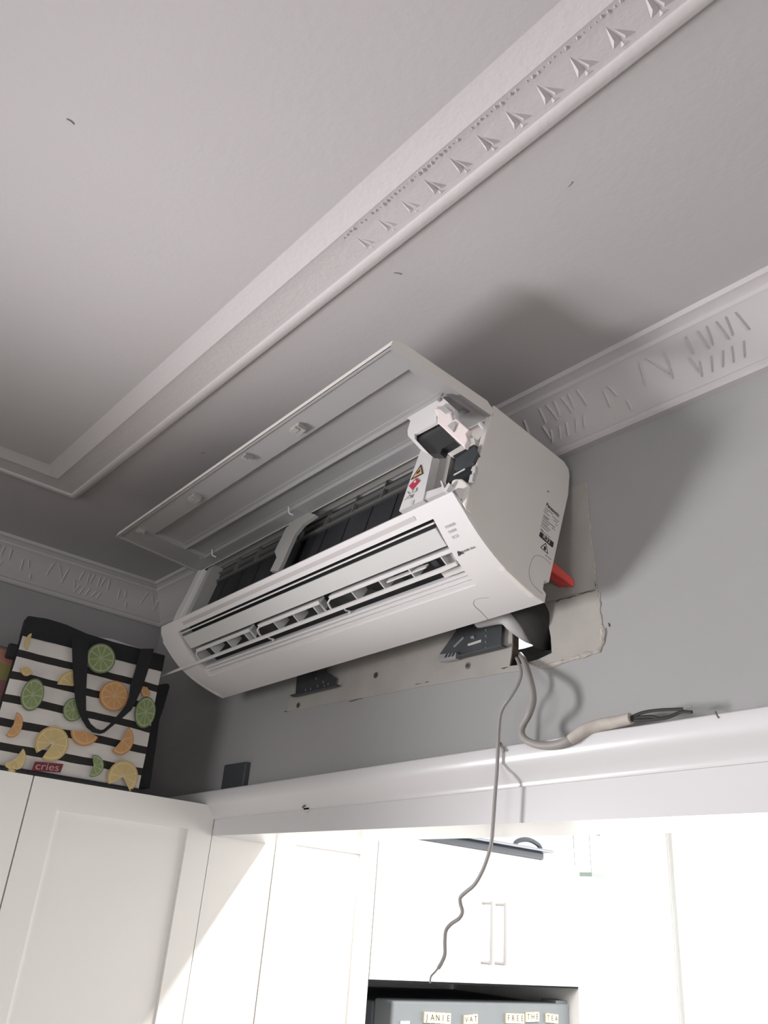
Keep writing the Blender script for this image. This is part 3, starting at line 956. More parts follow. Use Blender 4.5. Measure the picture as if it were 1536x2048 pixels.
# smooth bezel profile
PR = np.array([(-.1695, .0849), (-.1480, .0650), (-.124, .0439), (-.0993, .0272), (-.0752, .0140), (-.0452, .0030), (-.0211, -.0040), (-.0031, -.0076)])
SG = np.r_[0, np.cumsum(np.linalg.norm(np.diff(PR, axis=0), axis=1))]
SMAX = SG[-1]
def prof_at(s):
    return np.array([np.interp(s, SG, PR[:, 0]), np.interp(s, SG, PR[:, 1])])
def prof_s(s):
    return (prof_at(max(0, s - .012)) + 2 * prof_at(s) + prof_at(min(SMAX, s + .012))) / 4 if .012 < s < SMAX - .012 else prof_at(s)
def Bz(u, s, d=0.0):
    p = prof_s(s); q = prof_s(min(SMAX, s + .004)) - prof_s(max(0, s - .004))
    t = q / np.linalg.norm(q)
    nin = np.array([-t[1], t[0]])       # pointing into the unit
    p = p + nin * d
    return np.array([u, p[0], p[1]])


def bez(px, py):
    for i in range(len(PR) - 1):
        a, b = PR[i], PR[i + 1]; dv = b - a
        q = acP(px, py, (0, a[0], a[1]), (0, -dv[1], dv[0]))
        t = ((q[1:] - a) @ dv) / (dv @ dv)
        if (-.4 if i == 0 else 0) <= t <= (1.4 if i == len(PR) - 2 else 1):
            return q[0], SG[i] + t * np.linalg.norm(dv)
    return q[0], SMAX


def bpatch(mb, u0, u1, s0, s1, d0, d1, ns=4, mi=0, ul=None, ur=None):
    """block following the bezel between (u0,u1) x (s0,s1), depth d0 (outside) to d1 (inside)"""
    vs_ = []
    for k in range(ns + 1):
        s = s0 + (s1 - s0) * k / ns
        a = ul(s) if ul else u0; b = ur(s) if ur else u1
        for (u, d) in ((a, d0), (b, d0), (b, d1), (a, d1)):
            vs_.append(Bz(u, s, d))
    fs = [(k * 4 + j, k * 4 + (j + 1) % 4, k * 4 + 4 + (j + 1) % 4, k * 4 + 4 + j) for k in range(ns) for j in range(4)]
    fs += [(3, 2, 1, 0), tuple(ns * 4 + j for j in range(4))]
    return mb.add(vs_, fs, mi)


UW = -.806
def uleft(s): return float(np.interp(s, [0, .012, .034, .08], [-.774, -.788, -.800, UW]))

# side panels
side_px = [(988, 810), (1128, 922), (1138, 938), (1140, 950), (1137, 990), (1099, 1165), (1089, 1161), (1087, 1179), (1093, 1188), (1090, 1205), (1071, 1192.5), (1045, 1170), (1012, 1139), (985, 1105), (957, 1067), (930, 1020), (940, 986), (952, 935), (967, 888)]
SP = [acU(*p) for p in side_px]
s_r = MB().prism(SP, (-.010, 0, 0)).build('side_panel', M['acside'], ac, bevel=.0015)
MB().prism([(UW, p[1], p[2]) for p in SP], (.010, 0, 0)).build('side_panel', M['acside'], ac, bevel=.0015)
# rear casing and top
mb = MB()
back = [(SP[0][1], SP[0][2] - .002), (SP[1][1], SP[1][2] - .002), (SP[3][1] - .002, SP[3][2]), (SP[4][1] - .002, SP[4][2]), (SP[5][1] - .002, SP[5][2]), (SP[5][1] - .012, SP[5][2]), (SP[4][1] - .012, SP[4][2]), (SP[3][1] - .014, SP[3][2] - .004), (SP[1][1], SP[1][2] - .012), (SP[0][1] + .004, SP[0][2] - .010)]
mb.prism([(-.010, a, b) for a, b in back], (UW + .020, 0, 0))
mb.build('rear_casing', M['acw'], ac)
# seam line of the pipe knockout on the side, on the bottom, little hole
def acline(pts, r=.0006, m='acline', name='seam', par=ac):
    return MB().tube(pts, r, 5, 0, 4).build(name, M[m], par)


acline([acU(*p) + np.array([.0002, 0, 0]) for p in [(1101, 1128), (1085, 1114), (1072, 1111), (1064, 1119), (1058, 1140), (1060, 1158), (1068, 1172), (1085, 1188)]], .00028, par=s_r)
MB().tube([acU(1096, 983) + np.array([-.001, 0, 0]), acU(1096, 983) + np.array([.0006, 0, 0])], .0016, 8, 0, 1).build('pin_hole', M['acline'], s_r)

# front bezel: blocks round the outlet
VU0, VU1 = -.735, -.052
VS0, VS1 = .0210, .1270
mb = MB()
bpatch(mb, 0, 0, 0, VS0, 0, .006, 5, ul=uleft, ur=lambda s: -.0005)
bpatch(mb, 0, 0, VS0, VS1, 0, .006, 16, ul=uleft, ur=lambda s: float(np.interp(s, [VS0, VS1], [VU0 + .003, VU0 - .014])))
bpatch(mb, 0, 0, VS0, VS1, 0, .006, 16, ul=lambda s: float(np.interp(s, [VS0, VS1], [-.0495, -.0585])), ur=lambda s: -.0005)
bpatch(mb, 0, 0, VS1, SMAX, 0, .006, 10, ul=uleft, ur=lambda s: -.0005)
bz = mb.build('front_bezel', M['acw'], ac, smooth=True, angle=50)
# lip along its upper edge, running back into the body
mb = MB()
p0, p1_ = PR[0], np.array([-.1560, .0965])
lip = [(-.1695, .0849), (-.1672, .0880), (-.1590, .0945), (-.1400, .0990), (-.1380, .0900), (-.1560, .0800)]
a = [(-.0005, v, w) for v, w in lip]; b = [(-.774, v, w) for v, w in lip]
k = len(lip)
mb.add(a + b, [(i, (i + 1) % k, (i + 1) % k + k, i + k) for i in range(k)] + [tuple(range(k)), tuple(range(2 * k - 1, k - 1, -1))])
mb.build('upper_lip', M['acw'], ac)
# slim grey strip above the outlet, painting in a shadow band
bpatch(MB(), -.70, -.075, .0075, .0140, -.0004, .002, 3).build('shadow_strip', M['acstripshade'], bz)
# outlet duct
mb = MB()
bpatch(mb, VU0 - .02, -.045, VS0 - .004, VS1 + .002, .034, .038, 14)
mb.build('duct', M['cavity'], ac)
mb = MB()
bpatch(mb, VU0 - .018, -.046, VS0 - .006, VS0 - .001, .004, .036, 2)
bpatch(mb, VU0 - .024, VU0 - .012, VS0, VS1, .006, .036, 10)
bpatch(mb, -.050, -.044, VS0, VS1, .006, .036, 10)
mb.build('duct_wall', M['acgrey'], ac)
# thin lip in the dark slot, then the wide upper flap
bpatch(MB(), VU0 + .005, VU1 - .001, .0255, .0275, .0005, .004, 1).build('slot_lip', M['acw'], ac)
bpatch(MB(), -.729, -.056, .0335, .0600, .0015, .0045, 8).build('upper_flap', M['acgrey'], ac, smooth=True)
# lower lip of the outlet, stepped with grooves
mb = MB()
bpatch(mb, VU0 - .014, -.0585, .1085, .1130, .008, .016, 3)
bpatch(mb, VU0 - .014, -.0585, .1142, .1190, .005, .016, 3)
bpatch(mb, VU0 - .014, -.0585, .1202, .1272, .002, .016, 3)
bpatch(mb, -.100, -.0585, .0955, .1050, .008, .030, 3)
mb.build('outlet_lip', M['acw'], ac)
# vane frames with fins
vf = [((655, 1215), (905, 1112)), ((513, 1268), (640, 1214)), ((393, 1318), (500, 1268))]
for (pl, pr_) in vf:
    ua, ub = bez(*pl)[0], bez(*pr_)[0]
    r_ = .012
    mb = MB()
    top, bot = .0705, .0885
    pts = [Bz(ub, bot, .004), Bz(ub, top, .004), Bz(ua + r_, top, .004), Bz(ua + .003, top + .004, .004), Bz(ua, top + r_, .004), Bz(ua, bot, .004)]
    mb.tube(pts, .0016, 6, 0, 1)
    bpatch(mb, ua + r_, ub, top - .0045, top, .004, .018, 2)
    fo = mb.build('vane_frame', M['acw'], ac)
    nf = max(2, int(abs(ub - ua) / .056))
    for i in range(1, nf + 1):
        u = ua + (ub - ua) * i / (nf + .35)
        bpatch(MB(), u - .0011, u + .0011, top, bot + .002, .004, .030, 2).build('vane_fin', M['acgrey'], fo)
        # slanting blade behind
        bpatch(MB(), u - .012, u - .003, top + .001, bot, .026, .029, 2).build('vane_blade', M['acframe'], fo)
    if ub > -.1:
        bpatch(MB(), ub - .030, ub - .002, top, bot, .012, .016, 2).build('vane_blade', M['acgrey'], fo)
        bpatch(MB(), ub - .046, ub - .036, top + .003, bot - .003, .008, .012, 2).build('motor_link', M['black'], fo)
        bpatch(MB(), ub - .135, ub - .055, top + .007, top + .009, .004, .012, 1).build('cross_rib', M['acw'], fo)
# long lower louvre blade, its far end sprung out past the casing
mb = MB()
la, lb = -.873, -.0585
pts = []
for u, s, hw, lift in ((la, .0862, .0008, -.010), (-.80, .0875, .0018, -.006), (-.70, .0885, .0024, -.003), (-.40, .0880, .0026, -.002), (lb - .03, .0875, .0028, -.002), (lb, .0870, .0024, -.001)):
    pts.append([Bz(u, s - hw, lift), Bz(u, s + hw, lift), Bz(u, s + hw, lift + .004), Bz(u, s - hw, lift + .004)])
vs_ = [p for q in pts for p in q]
fs = [(k * 4 + j, k * 4 + (j + 1) % 4, k * 4 + 4 + (j + 1) % 4, k * 4 + 4 + j) for k in range(len(pts) - 1) for j in range(4)] + [(0, 1, 2, 3), tuple(len(vs_) - 4 + j for j in range(4))]
mb.add(vs_, fs).build('lower_louvre', M['acw'], ac)
for px, py in ((694, 1233), (543, 1290)):
    u, s = bez(px, py)
    MB().tube([Bz(u + .003, .0925, .004), Bz(u, .098, .006), Bz(u + .001, .1045, .010), Bz(u - .004, .1065, .009)], .0014, 6, 0, 3).build('louvre_clip', M['acw'], ac)
# knockout seam on the bottom
acline([Bz(*bez(*p), -.0002) for p in [(978, 1240), (960, 1222), (949, 1212), (947, 1204), (955, 1198), (978, 1195)]], .00028, par=bz)
# printing on the bezel
bx = Vector((1, 0, 0)); 
def bdir(s):
    q = Bz(0, s - .004) - Bz(0, s + .004); return Vector(q).normalized()
for body, px, py, sz in (('POWER', 901, 1051, .0052), ('TIMER', 905, 1062, .0052), ('ECO', 911, 1073, .0052)):
    u, s = bez(px, py)
    lettering(body, sz, Bz(u, s, -.0006), bx, bdir(s), M['greyink'], bz)
u, s = bez(920, 1106)
mk = MB()
for k in (0, 1, 2):
    o_ = .0024 * k
    mk.tube([Bz(u - .004 + o_ * 1.2, s + .003 - o_ * .2, -.0004), Bz(u - .0015 + o_, s - .003 + o_ * .3, -.0004)], .0007, 5, 0, 1)
mk.tube([Bz(u - .0015, s - .003, -.0004), Bz(u + .0050, s + .0022, -.0004)], .0008, 5, 0, 1)
mk.build('chevron_mark', M['ink'], bz)
u, s = bez(936, 1099.5)
mk = MB()
uu = u - .011
for k in range(13):
    w_ = random.uniform(.0010, .0016); h_ = random.choice([.0011, .0011, .0017])
    if k != 8:
        bpatch(mk, uu, uu + w_, s - h_, s + .0009, -.0005, .0005, 1)
    uu += w_ + .0005
mk.build('small_print', M['greyink'], bz, kind='stuff')

# rating label on the side
def acS(px, py, h=.0004): return acU(px, py) + np.array([h, 0, 0])
def lq(a, b): return (1060 + a * 80 / 1260, 1000 + b * 130 / 2048)
lx = Vector(acS(*lq(880, 480)) - acS(*lq(545, 165))).normalized()      # along the lettering
ly = Vector(acS(*lq(545, 165)) - acS(*lq(320, 1000)))
ly = (ly - lx * ly.dot(lx)).normalized()
hd = (acS(*lq(545, 165)) + acS(*lq(880, 470))) / 2
lettering('Panasonic', .0085, hd, lx, ly, M['ink'], s_r, bold=.00018, wide=.82)
def strips(rows, m, name):
    mk = MB()
    for (a, b, th) in rows:
        p, q = acS(*lq(*a)), acS(*lq(*b))
        L_ = np.linalg.norm(q - p); dr_ = (q - p) / L_
        t = 0
        while t < L_ - .0008:
            w_ = min(random.uniform(.0012, .0042), L_ - t)
            c0, c1 = p + dr_ * t, p + dr_ * (t + w_)
            up_ = np.array(ly) * th
            mk.prism([c0 - up_, c1 - up_, c1 + up_, c0 + up_], (-.0006, 0, 0))
            t += w_ + .0006
    mk.build(name, M[m], s_r, kind='stuff')


strips([((470, 240), (720, 455), .00055), ((450, 300), (570, 395), .0005), ((430, 360), (620, 515), .0005), ((700, 510), (905, 690), .0005), ((740, 630), (850, 725), .0005),
        ((430, 470), (620, 640), .0005), ((420, 510), (560, 625), .0006), ((400, 560), (780, 870), .0006), ((380, 620), (600, 805), .0006), ((680, 870), (800, 970), .0005),
        ((370, 690), (560, 850), .0005), ((355, 740), (650, 980), .0005), ((340, 800), (570, 1000), .0005), ((810, 770), (870, 830), .0005), ((440, 1030), (640, 1190), .0004),
        ((480, 1730), (660, 1885), .0005)], 'greyink', 'small_print')
strips([((335, 920), (420, 1010), .0013)], 'greyink', 'small_print')
MB().prism([acS(*lq(*p)) for p in [(320, 1000), (345, 1010), (735, 1335), (740, 1370), (720, 1490), (690, 1490), (300, 1155), (285, 1110)]], (-.0006, 0, 0)).build('refrigerant_label', M['ink'], s_r)
lettering('R32', .0085, acS(*lq(510, 1245), .0008), lx, ly, M['white'], s_r, wide=1.1)
def frame_tri(pts, r, m, par, name):
    P_ = [np.array(p) for p in pts]
    mb = MB()
    for i in range(3):
        mb.tube([P_[i], P_[(i + 1) % 3]], r, 4, 0, 1)
    return mb.build(name, M[m], par)


frame_tri([acS(*lq(*p), 0) for p in [(495, 1365), (560, 1690), (335, 1495)]], .0006, 'ink', s_r, 'hazard_triangle')
MB().prism([acS(*lq(*p)) for p in [(450, 1455), (475, 1450), (495, 1500), (500, 1570), (470, 1590), (430, 1550), (425, 1500), (440, 1510)]], (-.0006, 0, 0)).build('flame_mark', M['ink'], s_r)

# ---- inside: filter bays seen above the bezel
def fslab(name, pxs, d, th, m, par=None, bevel=0):
    return MB().prism([acF(*p, d) for p in pxs], FN * -th).build(name, M[m], par or ac, bevel=bevel)


def rect_uF(u0, u1, t0, t1, d0, d1, m, name, par=None, bevel=0):
    """block in the front plane: u range, t along the plane downwards from the hinge, depth range"""
    tdir = np.array([0, -.0485, -.1766]) / .18314
    o_ = np.array([0, FP[1], FP[2]])
    def Q(u, t, d):
        q = o_ + tdir * t - FN * d; q = q.copy(); q[0] = u; return q
    mb = MB()
    vs_ = [Q(u, t, d) for d in (d0, d1) for (u, t) in ((u0, t0), (u1, t0), (u1, t1), (u0, t1))]
    mb.add(vs_, [(0, 1, 2, 3), (7, 6, 5, 4), (0, 4, 5, 1), (1, 5, 6, 2), (2, 6, 7, 3), (3, 7, 4, 0)])
    return mb.build(name, M[m], par or ac, bevel=bevel)


rect_uF(-.795, -.012, .010, .160, .050, .054, 'cavity', 'back_plate')
for (u0, u1) in ((-.775, -.470), (-.450, -.150)):
    fl_ = rect_uF(u0, u1, .040, .160, .030, .036, 'dark', 'air_filter', bevel=.003)
    for k in range(1, 5):
        u = u0 + (u1 - u0) * k / 5
        rect_uF(u - .001, u + .001, .042, .16, .0288, .031, 'black', 'filter_rib', fl_)
# grille bars above the filters
rect_uF(-.79, -.145, .006, .012, .004, .020, 'acframe', 'grille_rail')
rect_uF(-.79, -.145, .0235, .0250, .022, .028, 'acbar', 'grille_rail')
rect_uF(-.79, -.145, .040, .0415, .024, .032, 'acbar', 'grille_rail')
rect_uF(-.79, -.145, .010, .045, .0275, .030, 'acgrille', 'grille_screen')
for k in range(9):
    u = -.755 + k * .073
    rect_uF(u - .001, u + .001, .008, .042, .022, .028, 'acbar', 'grille_bar')
# left post, centre strut, right pillar
lpst = rect_uF(-.800, -.772, .022, .165, -.002, .014, 'acw', 'end_post', bevel=.002)
rect_uF(-.772, -.752, .010, .165, .006, .034, 'acframe', 'end_post')
MB().prism([acF(*p, .010) for p in [(385, 1118), (393, 1096), (400, 1100), (440, 1085), (470, 1090), (430, 1120), (395, 1150)]], FN * -.012).build('corner_gusset', M['acframe'], ac)
fslab('centre_strut', [(583, 1031), (587, 1041), (572, 1056), (549, 1103), (553, 1115), (540, 1142), (556, 1142), (566, 1122), (590, 1068), (606, 1048), (632, 1030), (600, 1018)], .001, .006, 'acframe')
pil = fslab('right_pillar', [(842, 898), (798, 1022), (846, 1000), (866, 908)], -.002, .030, 'acw')
fslab('recess_panel', [(864, 905), (902, 912), (890, 972), (842, 994)], .012, .010, 'acframe')
fslab('pillar_foot', [(838, 988), (838, 1004), (905, 976), (890, 966), (882, 974)], 0, .02, 'acw')
# stickers on the pillar
def pcp(a, b): return (800 + a * 70 / 1365, 915 + b * 105 / 2048)
fslab('warning_sticker', [pcp(*p) for p in [(810, 270), (885, 620), (420, 860)]], -.0032, .0012, 'ink', pil)
fslab('warning_sticker', [pcp(*p) for p in [(795, 360), (850, 600), (500, 790)]], -.0036, .0012, 'yellow', pil)
fslab('warning_symbol', [pcp(*p) for p in [(770, 450), (780, 520), (730, 590), (640, 650), (650, 570), (720, 520)]], -.0040, .0012, 'ink', pil)
fslab('red_sticker', [pcp(*p) for p in [(635, 790), (760, 900), (470, 1250), (340, 1110)]], -.0034, .0012, 'stred', pil)
fslab('red_sticker_mark', [pcp(*p) for p in [(600, 880), (630, 930), (560, 990), (525, 960)]], -.0038, .0012, 'pinkw', pil)
mk = MB()
for line in ([(640, 1180), (650, 1260), (600, 1330), (470, 1370)], [(480, 1330), (500, 1260), (560, 1220)], [(300, 1330), (330, 1400), (400, 1390)], [(530, 1430), (250, 1560)], [(520, 1440), (470, 1540)], [(160, 1660), (300, 1590), (420, 1570)], [(350, 1460), (400, 1500), (480, 1560)]):
    mk.tube([acF(*pcp(*p), -.0028) for p in line], .0006, 4, 0, 2)
mk.build('handwriting', M['greyink'], pil)
fslab('grey_mark', [pcp(*p) for p in [(450, 1650), (550, 1660), (490, 1820), (380, 1850)]], -.0030, .0008, 'acgrey', pil)
# terminal block and rounded cover at the lower right
tbk = fslab('terminal_block', [(887, 972), (894, 968), (911, 918), (905, 912), (948, 889), (958, 908), (948, 938), (935, 965), (905, 960)], -.001, .028, 'black')
fslab('terminal_cover', [(912, 917), (948, 893), (955, 907), (945, 925), (908, 938)], -.005, .006, 'slate', tbk)
MB().tube([acF(908, 950, -.004), acF(930, 938, -.004)], .0012, 6, 0, 1).build('terminal_bar', M['hose'], tbk)
fslab('terminal_screw', [(944, 934), (951, 930), (950, 944), (944, 948)], -.006, .005, 'hose', tbk)
fslab('terminal_screw', [(940, 950), (947, 946), (944, 962), (937, 964)], -.006, .005, 'hose', tbk)
fslab('corner_cover', [(897, 980), (903, 962), (912, 957), (923, 957), (932, 964), (938, 972), (934, 1000), (930, 1018), (910, 986)], -.008, .012, 'acside', bevel=.002)
MB().prism([acF(*p, -.014) for p in [(880, 962), (883, 961), (889, 977), (897, 965), (900, 968), (893, 982), (887, 982)]], FN * -.010).build('latch', M['acw'], ac)
# lifted control box cover
def bp8(a, b): return (780 + a * .1432, 760 + b * .1432)
DBX = -.064
cbx = fslab('control_box', [bp8(*p) for p in [(175, 475), (500, 270), (570, 300), (690, 250), (640, 400), (650, 590), (340, 755), (345, 820), (540, 1028), (420, 965), (250, 780), (245, 700), (285, 570)]], DBX, .004, 'acw')
fslab('box_opening', [bp8(*p) for p in [(645, 578), (335, 752), (355, 860), (540, 1026), (700, 1030), (725, 960), (905, 850)]], DBX + .006, .010, 'black', cbx)
fslab('box_flange', [bp8(*p) for p in [(690, 250), (735, 245), (905, 400), (918, 520), (880, 560), (650, 500), (620, 440)]], DBX - .003, .006, 'acw', cbx)
fslab('box_cover', [bp8(*p) for p in [(630, 380), (840, 440), (880, 560), (920, 530), (1100, 690), (1060, 740), (1085, 830), (1035, 940), (870, 790), (655, 590), (660, 480), (620, 420)]], DBX - .007, .007, 'pinkw', cbx, bevel=.0015)
fslab('box_cover_rib', [bp8(*p) for p in [(650, 370), (760, 365), (850, 440), (770, 470)]], DBX - .009, .004, 'acframe', cbx)
fslab('box_cover_rib', [bp8(*p) for p in [(800, 640), (870, 580), (920, 620), (880, 720)]], DBX - .009, .004, 'acframe', cbx)
for (a, b) in ((730, 215), (700, 280)):
    q = acF(*bp8(a, b), DBX - .004)
    MB().tube([q, q + FN * .003], .0032, 8, 0, 1).build('screw_hole', M['acline'], cbx)
fslab('box_side', [bp8(*p) for p in [(850, 870), (1040, 930), (1080, 830), (1170, 800), (1190, 900), (930, 1040), (780, 1010), (730, 960)]], .002, .012, 'acside', cbx)
# inner right wall of the compartment and coiled hose
fslab('inner_wall', [bp8(*p) for p in [(780, 280), (900, 180), (1010, 250), (1330, 500), (1420, 540), (1360, 700), (1260, 980), (1180, 920), (1160, 800), (1000, 560), (920, 520), (900, 400)]], .014, .006, 'acside')
MB().tube([acF(*bp8(*p), .006) for p in [(1010, 580), (1080, 545), (1170, 550), (1260, 600), (1340, 680)]], .0042, 8, 0, 4).build('sensor_hose', M['acw'], ac, smooth=True)
MB().tube([acF(*bp8(*p), .002) for p in [(985, 560), (970, 450), (1010, 340)]], .0040, 8, 0, 4).build('sensor_hose', M['acframe'], ac, smooth=True)

# ---- open front panel, underside with two shallow pockets
tipv, tipw, hv, hw_ = -.2800, .2415, -.1020, .2252
pd_ = np.array([0, hv - tipv, hw_ - tipw]); PL = np.linalg.norm(pd_); pd_ = pd_ / PL
pn = np.array([0, -pd_[2], pd_[1]])       # upwards
def pp(u, t, h): return np.array([u, tipv, tipw]) + pd_ * t + pn * h
us = [0, -.006, -.030, -.740, -.800, -.804]
ts = [0, .004, .0425, .0445, .1060, .1120, .1135, .1500, .1550, PL]
def ph(iu, it):
    inner = iu == 2
    if iu in (0,) or it == 0: return .0
    if iu == 4: return 0.
    if inner and it in (3, ): return .0125
    if inner and it == 4: return .0105
    if inner and it == 6: return .0105
    if inner and it == 7: return .0095
    return .0025
us = [0, -.006, -.018, -.738, -.802, -.806]
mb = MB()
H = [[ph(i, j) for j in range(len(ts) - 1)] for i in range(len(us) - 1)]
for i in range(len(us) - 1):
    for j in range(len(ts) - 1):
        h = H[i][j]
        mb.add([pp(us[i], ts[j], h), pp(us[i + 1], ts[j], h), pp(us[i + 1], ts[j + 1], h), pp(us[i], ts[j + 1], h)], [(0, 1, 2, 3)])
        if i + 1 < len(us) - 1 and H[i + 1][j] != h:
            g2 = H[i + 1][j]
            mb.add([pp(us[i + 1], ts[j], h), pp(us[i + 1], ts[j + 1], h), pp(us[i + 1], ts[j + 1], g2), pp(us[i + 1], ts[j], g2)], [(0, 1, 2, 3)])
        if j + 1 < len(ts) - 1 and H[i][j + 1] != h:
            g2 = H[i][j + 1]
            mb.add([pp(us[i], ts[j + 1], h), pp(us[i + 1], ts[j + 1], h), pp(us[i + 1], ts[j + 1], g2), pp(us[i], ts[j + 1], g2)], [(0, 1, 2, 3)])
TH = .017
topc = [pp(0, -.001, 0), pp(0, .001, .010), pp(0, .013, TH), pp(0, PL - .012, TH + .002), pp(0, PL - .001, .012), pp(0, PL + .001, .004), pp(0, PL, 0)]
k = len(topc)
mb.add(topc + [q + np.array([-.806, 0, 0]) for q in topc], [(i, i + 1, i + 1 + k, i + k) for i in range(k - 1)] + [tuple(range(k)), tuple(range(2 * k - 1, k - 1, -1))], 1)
fp_ = mb.build('front_panel', [M['acundershade'], M['acside']], ac)
for u, t in ((-.234, .022), (-.357, .014), (-.541, .022), (-.739, .016)):
    mb = MB()
    w_ = .011 if t > .02 else .004
    for (a0, a1, b0, b1, c0, c1) in ((u - w_, u + w_, t - .004, t + .010, .0025, -.0045), (u - w_ * .6, u + w_ * .6, t - .006, t + .002, -.0035, -.006)):
        vs_ = [pp(x_, y_, z_) for z_ in (c0, c1) for (x_, y_) in ((a0, b0), (a1, b0), (a1, b1), (a0, b1))]
        mb.add(vs_, [(0, 1, 2, 3), (7, 6, 5, 4), (0, 4, 5, 1), (1, 5, 6, 2), (2, 6, 7, 3), (3, 7, 4, 0)])
    mb.build('panel_clip', M['acframe'], fp_)
for u in (-.44, -.70):
    MB().tube([pp(u, PL - .030, .006), pp(u, PL - .026, -.004), pp(u + .004, PL - .020, -.006)], .0014, 6, 0, 3).build('panel_hook', M['acw'], fp_)
MB().tube([pp(-.745, PL - .028, .003), acF(397, 1105, 0), acF(392, 1128, .002)], .0016, 6, 0, 3).build('panel_stay', M['acw'], ac)

# ------------------------------------------------------------------ wall plate, pipes, wedge, screws
YP = YW - .009
mp = thing('mounting_plate', 'dark galvanised mounting plate showing beneath the air conditioner', 'mounting plate', (on_y(790, 1340, YW)[0], YW, on_y(790, 1340, YW)[2]))
def ypoly(pxs, y): return [on_y(*p, y) for p in pxs]
ra = [(912, 1262), (880, 1307), (884, 1316), (1002, 1289), (1004, 1238)]
la_ = [(594, 1352), (591, 1387), (668, 1370), (671, 1357), (652, 1344)]
zt_ = on_y(1004, 1238, YP)[2] + .09
xR, xL_ = on_y(1004, 1238, YP)[0], on_y(594, 1352, YP)[0]
pl_pts = [on_y(*p, YP) for p in ra[:1]]
zmid = on_y(1004, 1222, YP)[2]
rp = [on_y(*p, YP) for p in ra]; lp = [on_y(*p, YP) for p in la_]
poly = [(xL_, YP, zt_), (xL_, YP, lp[0][2]), tuple(lp[1]), tuple(lp[2]), tuple(lp[3]), tuple(lp[4]), (lp[4][0] + .01, YP, zmid + .03), (rp[0][0], YP, zmid + .03), tuple(rp[0]), tuple(rp[1]), tuple(rp[2]), tuple(rp[3]), tuple(rp[4]), (xR, YP, zt_)]
MB().prism(poly, (0, .002, 0)).build('plate', M['metal'], mp)
def pbox(name, pxs, y, dy, m): MB().prism(ypoly(pxs, y), (0, dy, 0)).build(name, M[m], mp)
pbox('flange', [(878, 1309), (879, 1323), (911, 1317), (912, 1305)], YP - .006, .008, 'metaledge')
for k in range(3):
    pbox('slot', [(888 + k * 7, 1315.5 - k * 1.2), (892 + k * 7, 1308 - k * 1.2), (896 + k * 7, 1307 - k * 1.2), (892 + k * 7, 1314.6 - k * 1.2)], YP - .0066, .001, 'ink')
pbox('flange', [(912, 1311), (913, 1314), (1003, 1292), (1003, 1288)], YP - .008, .010, 'metal')
pbox('flange', [(580, 1390), (582, 1393), (672, 1371), (671, 1368)], YP - .006, .008, 'metal')
pbox('rivet', [(906, 1293), (909, 1295), (928, 1276), (926, 1273)], YP - .001, .002, 'metaledge')
pbox('rivet', [(935, 1288), (936, 1292), (962, 1284), (962, 1279)], YP - .0008, .002, 'hose')
pbox('rivet', [(941, 1273), (941, 1277), (947, 1277), (949, 1274), (946, 1271)], YP - .002, .003, 'metaledge')
for k in range(4):
    pbox('rivet', [(970.5, 1258 + 12 * k), (970.5, 1262 + 12 * k), (972.5, 1262 + 12 * k), (972.5, 1258 + 12 * k)], YP - .001, .002, 'metaledge')
for (a, b) in ((631, 1355), (610, 1378), (634, 1370), (620, 1376), (647, 1370), (655, 1366), (645, 1362)):
    pbox('rivet', [(a, b), (a, b + 5), (a + 2, b + 4.5), (a + 2, b - .5)], YP - .001, .002, 'metaledge')
for sgn in (0, 1):
    xx = (xL_ + .05) if sgn == 0 else (xR - .05)
    MB().box((xx - .008, YP + .0015, zt_ - .03), (xx + .008, YW, zt_ - .014)).build('spacer', M['metal'], mp)
MB().box((xL_ + .02, YP + .0015, lp[1][2] + .012), (xL_ + .03, YW, lp[1][2] + .022)).build('spacer', M['metal'], mp)
MB().box((xR - .03, YP + .0015, rp[3][2] + .012), (xR - .02, YW, rp[3][2] + .022)).build('spacer', M['metal'], mp)

for (px, py, lab) in ((598, 1411, 'rusty wall screw under the smaller end of the mounting plate'), (753, 1351, 'rusty wall screw midway between the two mounting plate tabs'), (937, 1332, 'ringed wall screw under the flange of the mounting plate')):
    c = on_y(px, py, YW)
    sc = thing('wall_screw', lab, 'screw', tuple(c), 'screws left in the wall')
    MB().lathe((c[0], c[1] - .001, c[2]), [(.0052, -.001), (.0045, .0006), (.004, .002)], 12, axis=1).build('head', M['steel'], sc, smooth=True)
    MB().lathe((c[0], c[1] - .0022, c[2]), [(.0028, -.0004), (.0024, .001)], 8, axis=1).build('recess', M['rust'], sc)

# pipe bundle through the hole
q1 = A @ np.array([-.075, -.010, .030]) + AO + np.array([0, 0, CAMZ])
fp1 = MB().tube([A @ np.array([-.10, .034, .044]) + AO + np.array([0, 0, CAMZ]), on_y(1064, 1228, YW - .008), on_y(1088, 1266, YW + .025), on_y(1096, 1258, YW + .11), on_y(1100, 1240, YW + .2)], [.019, .0225, .0235, .0235, .0235], 14, 0, 6).build('pipe_bundle', M['foam'], smooth=True)
tag(fp1, 'black foam covered pipe bundle passing through the wall hole', 'pipe')
dh = MB().tube([A @ np.array([-.15, .030, .012]) + AO + np.array([0, 0, CAMZ]), on_y(1006, 1232, YW - .026), on_y(1032, 1250, YW - .012), on_y(1062, 1270, YW + .020), on_y(1080, 1272, YW + .075)], [.011, .012, .0125, .0125, .012], 12, 0, 6).build('drain_hose', M['hose'], smooth=True)
tag(dh, 'pale grey drain hose bending into the wall hole beside the black pipe', 'hose')

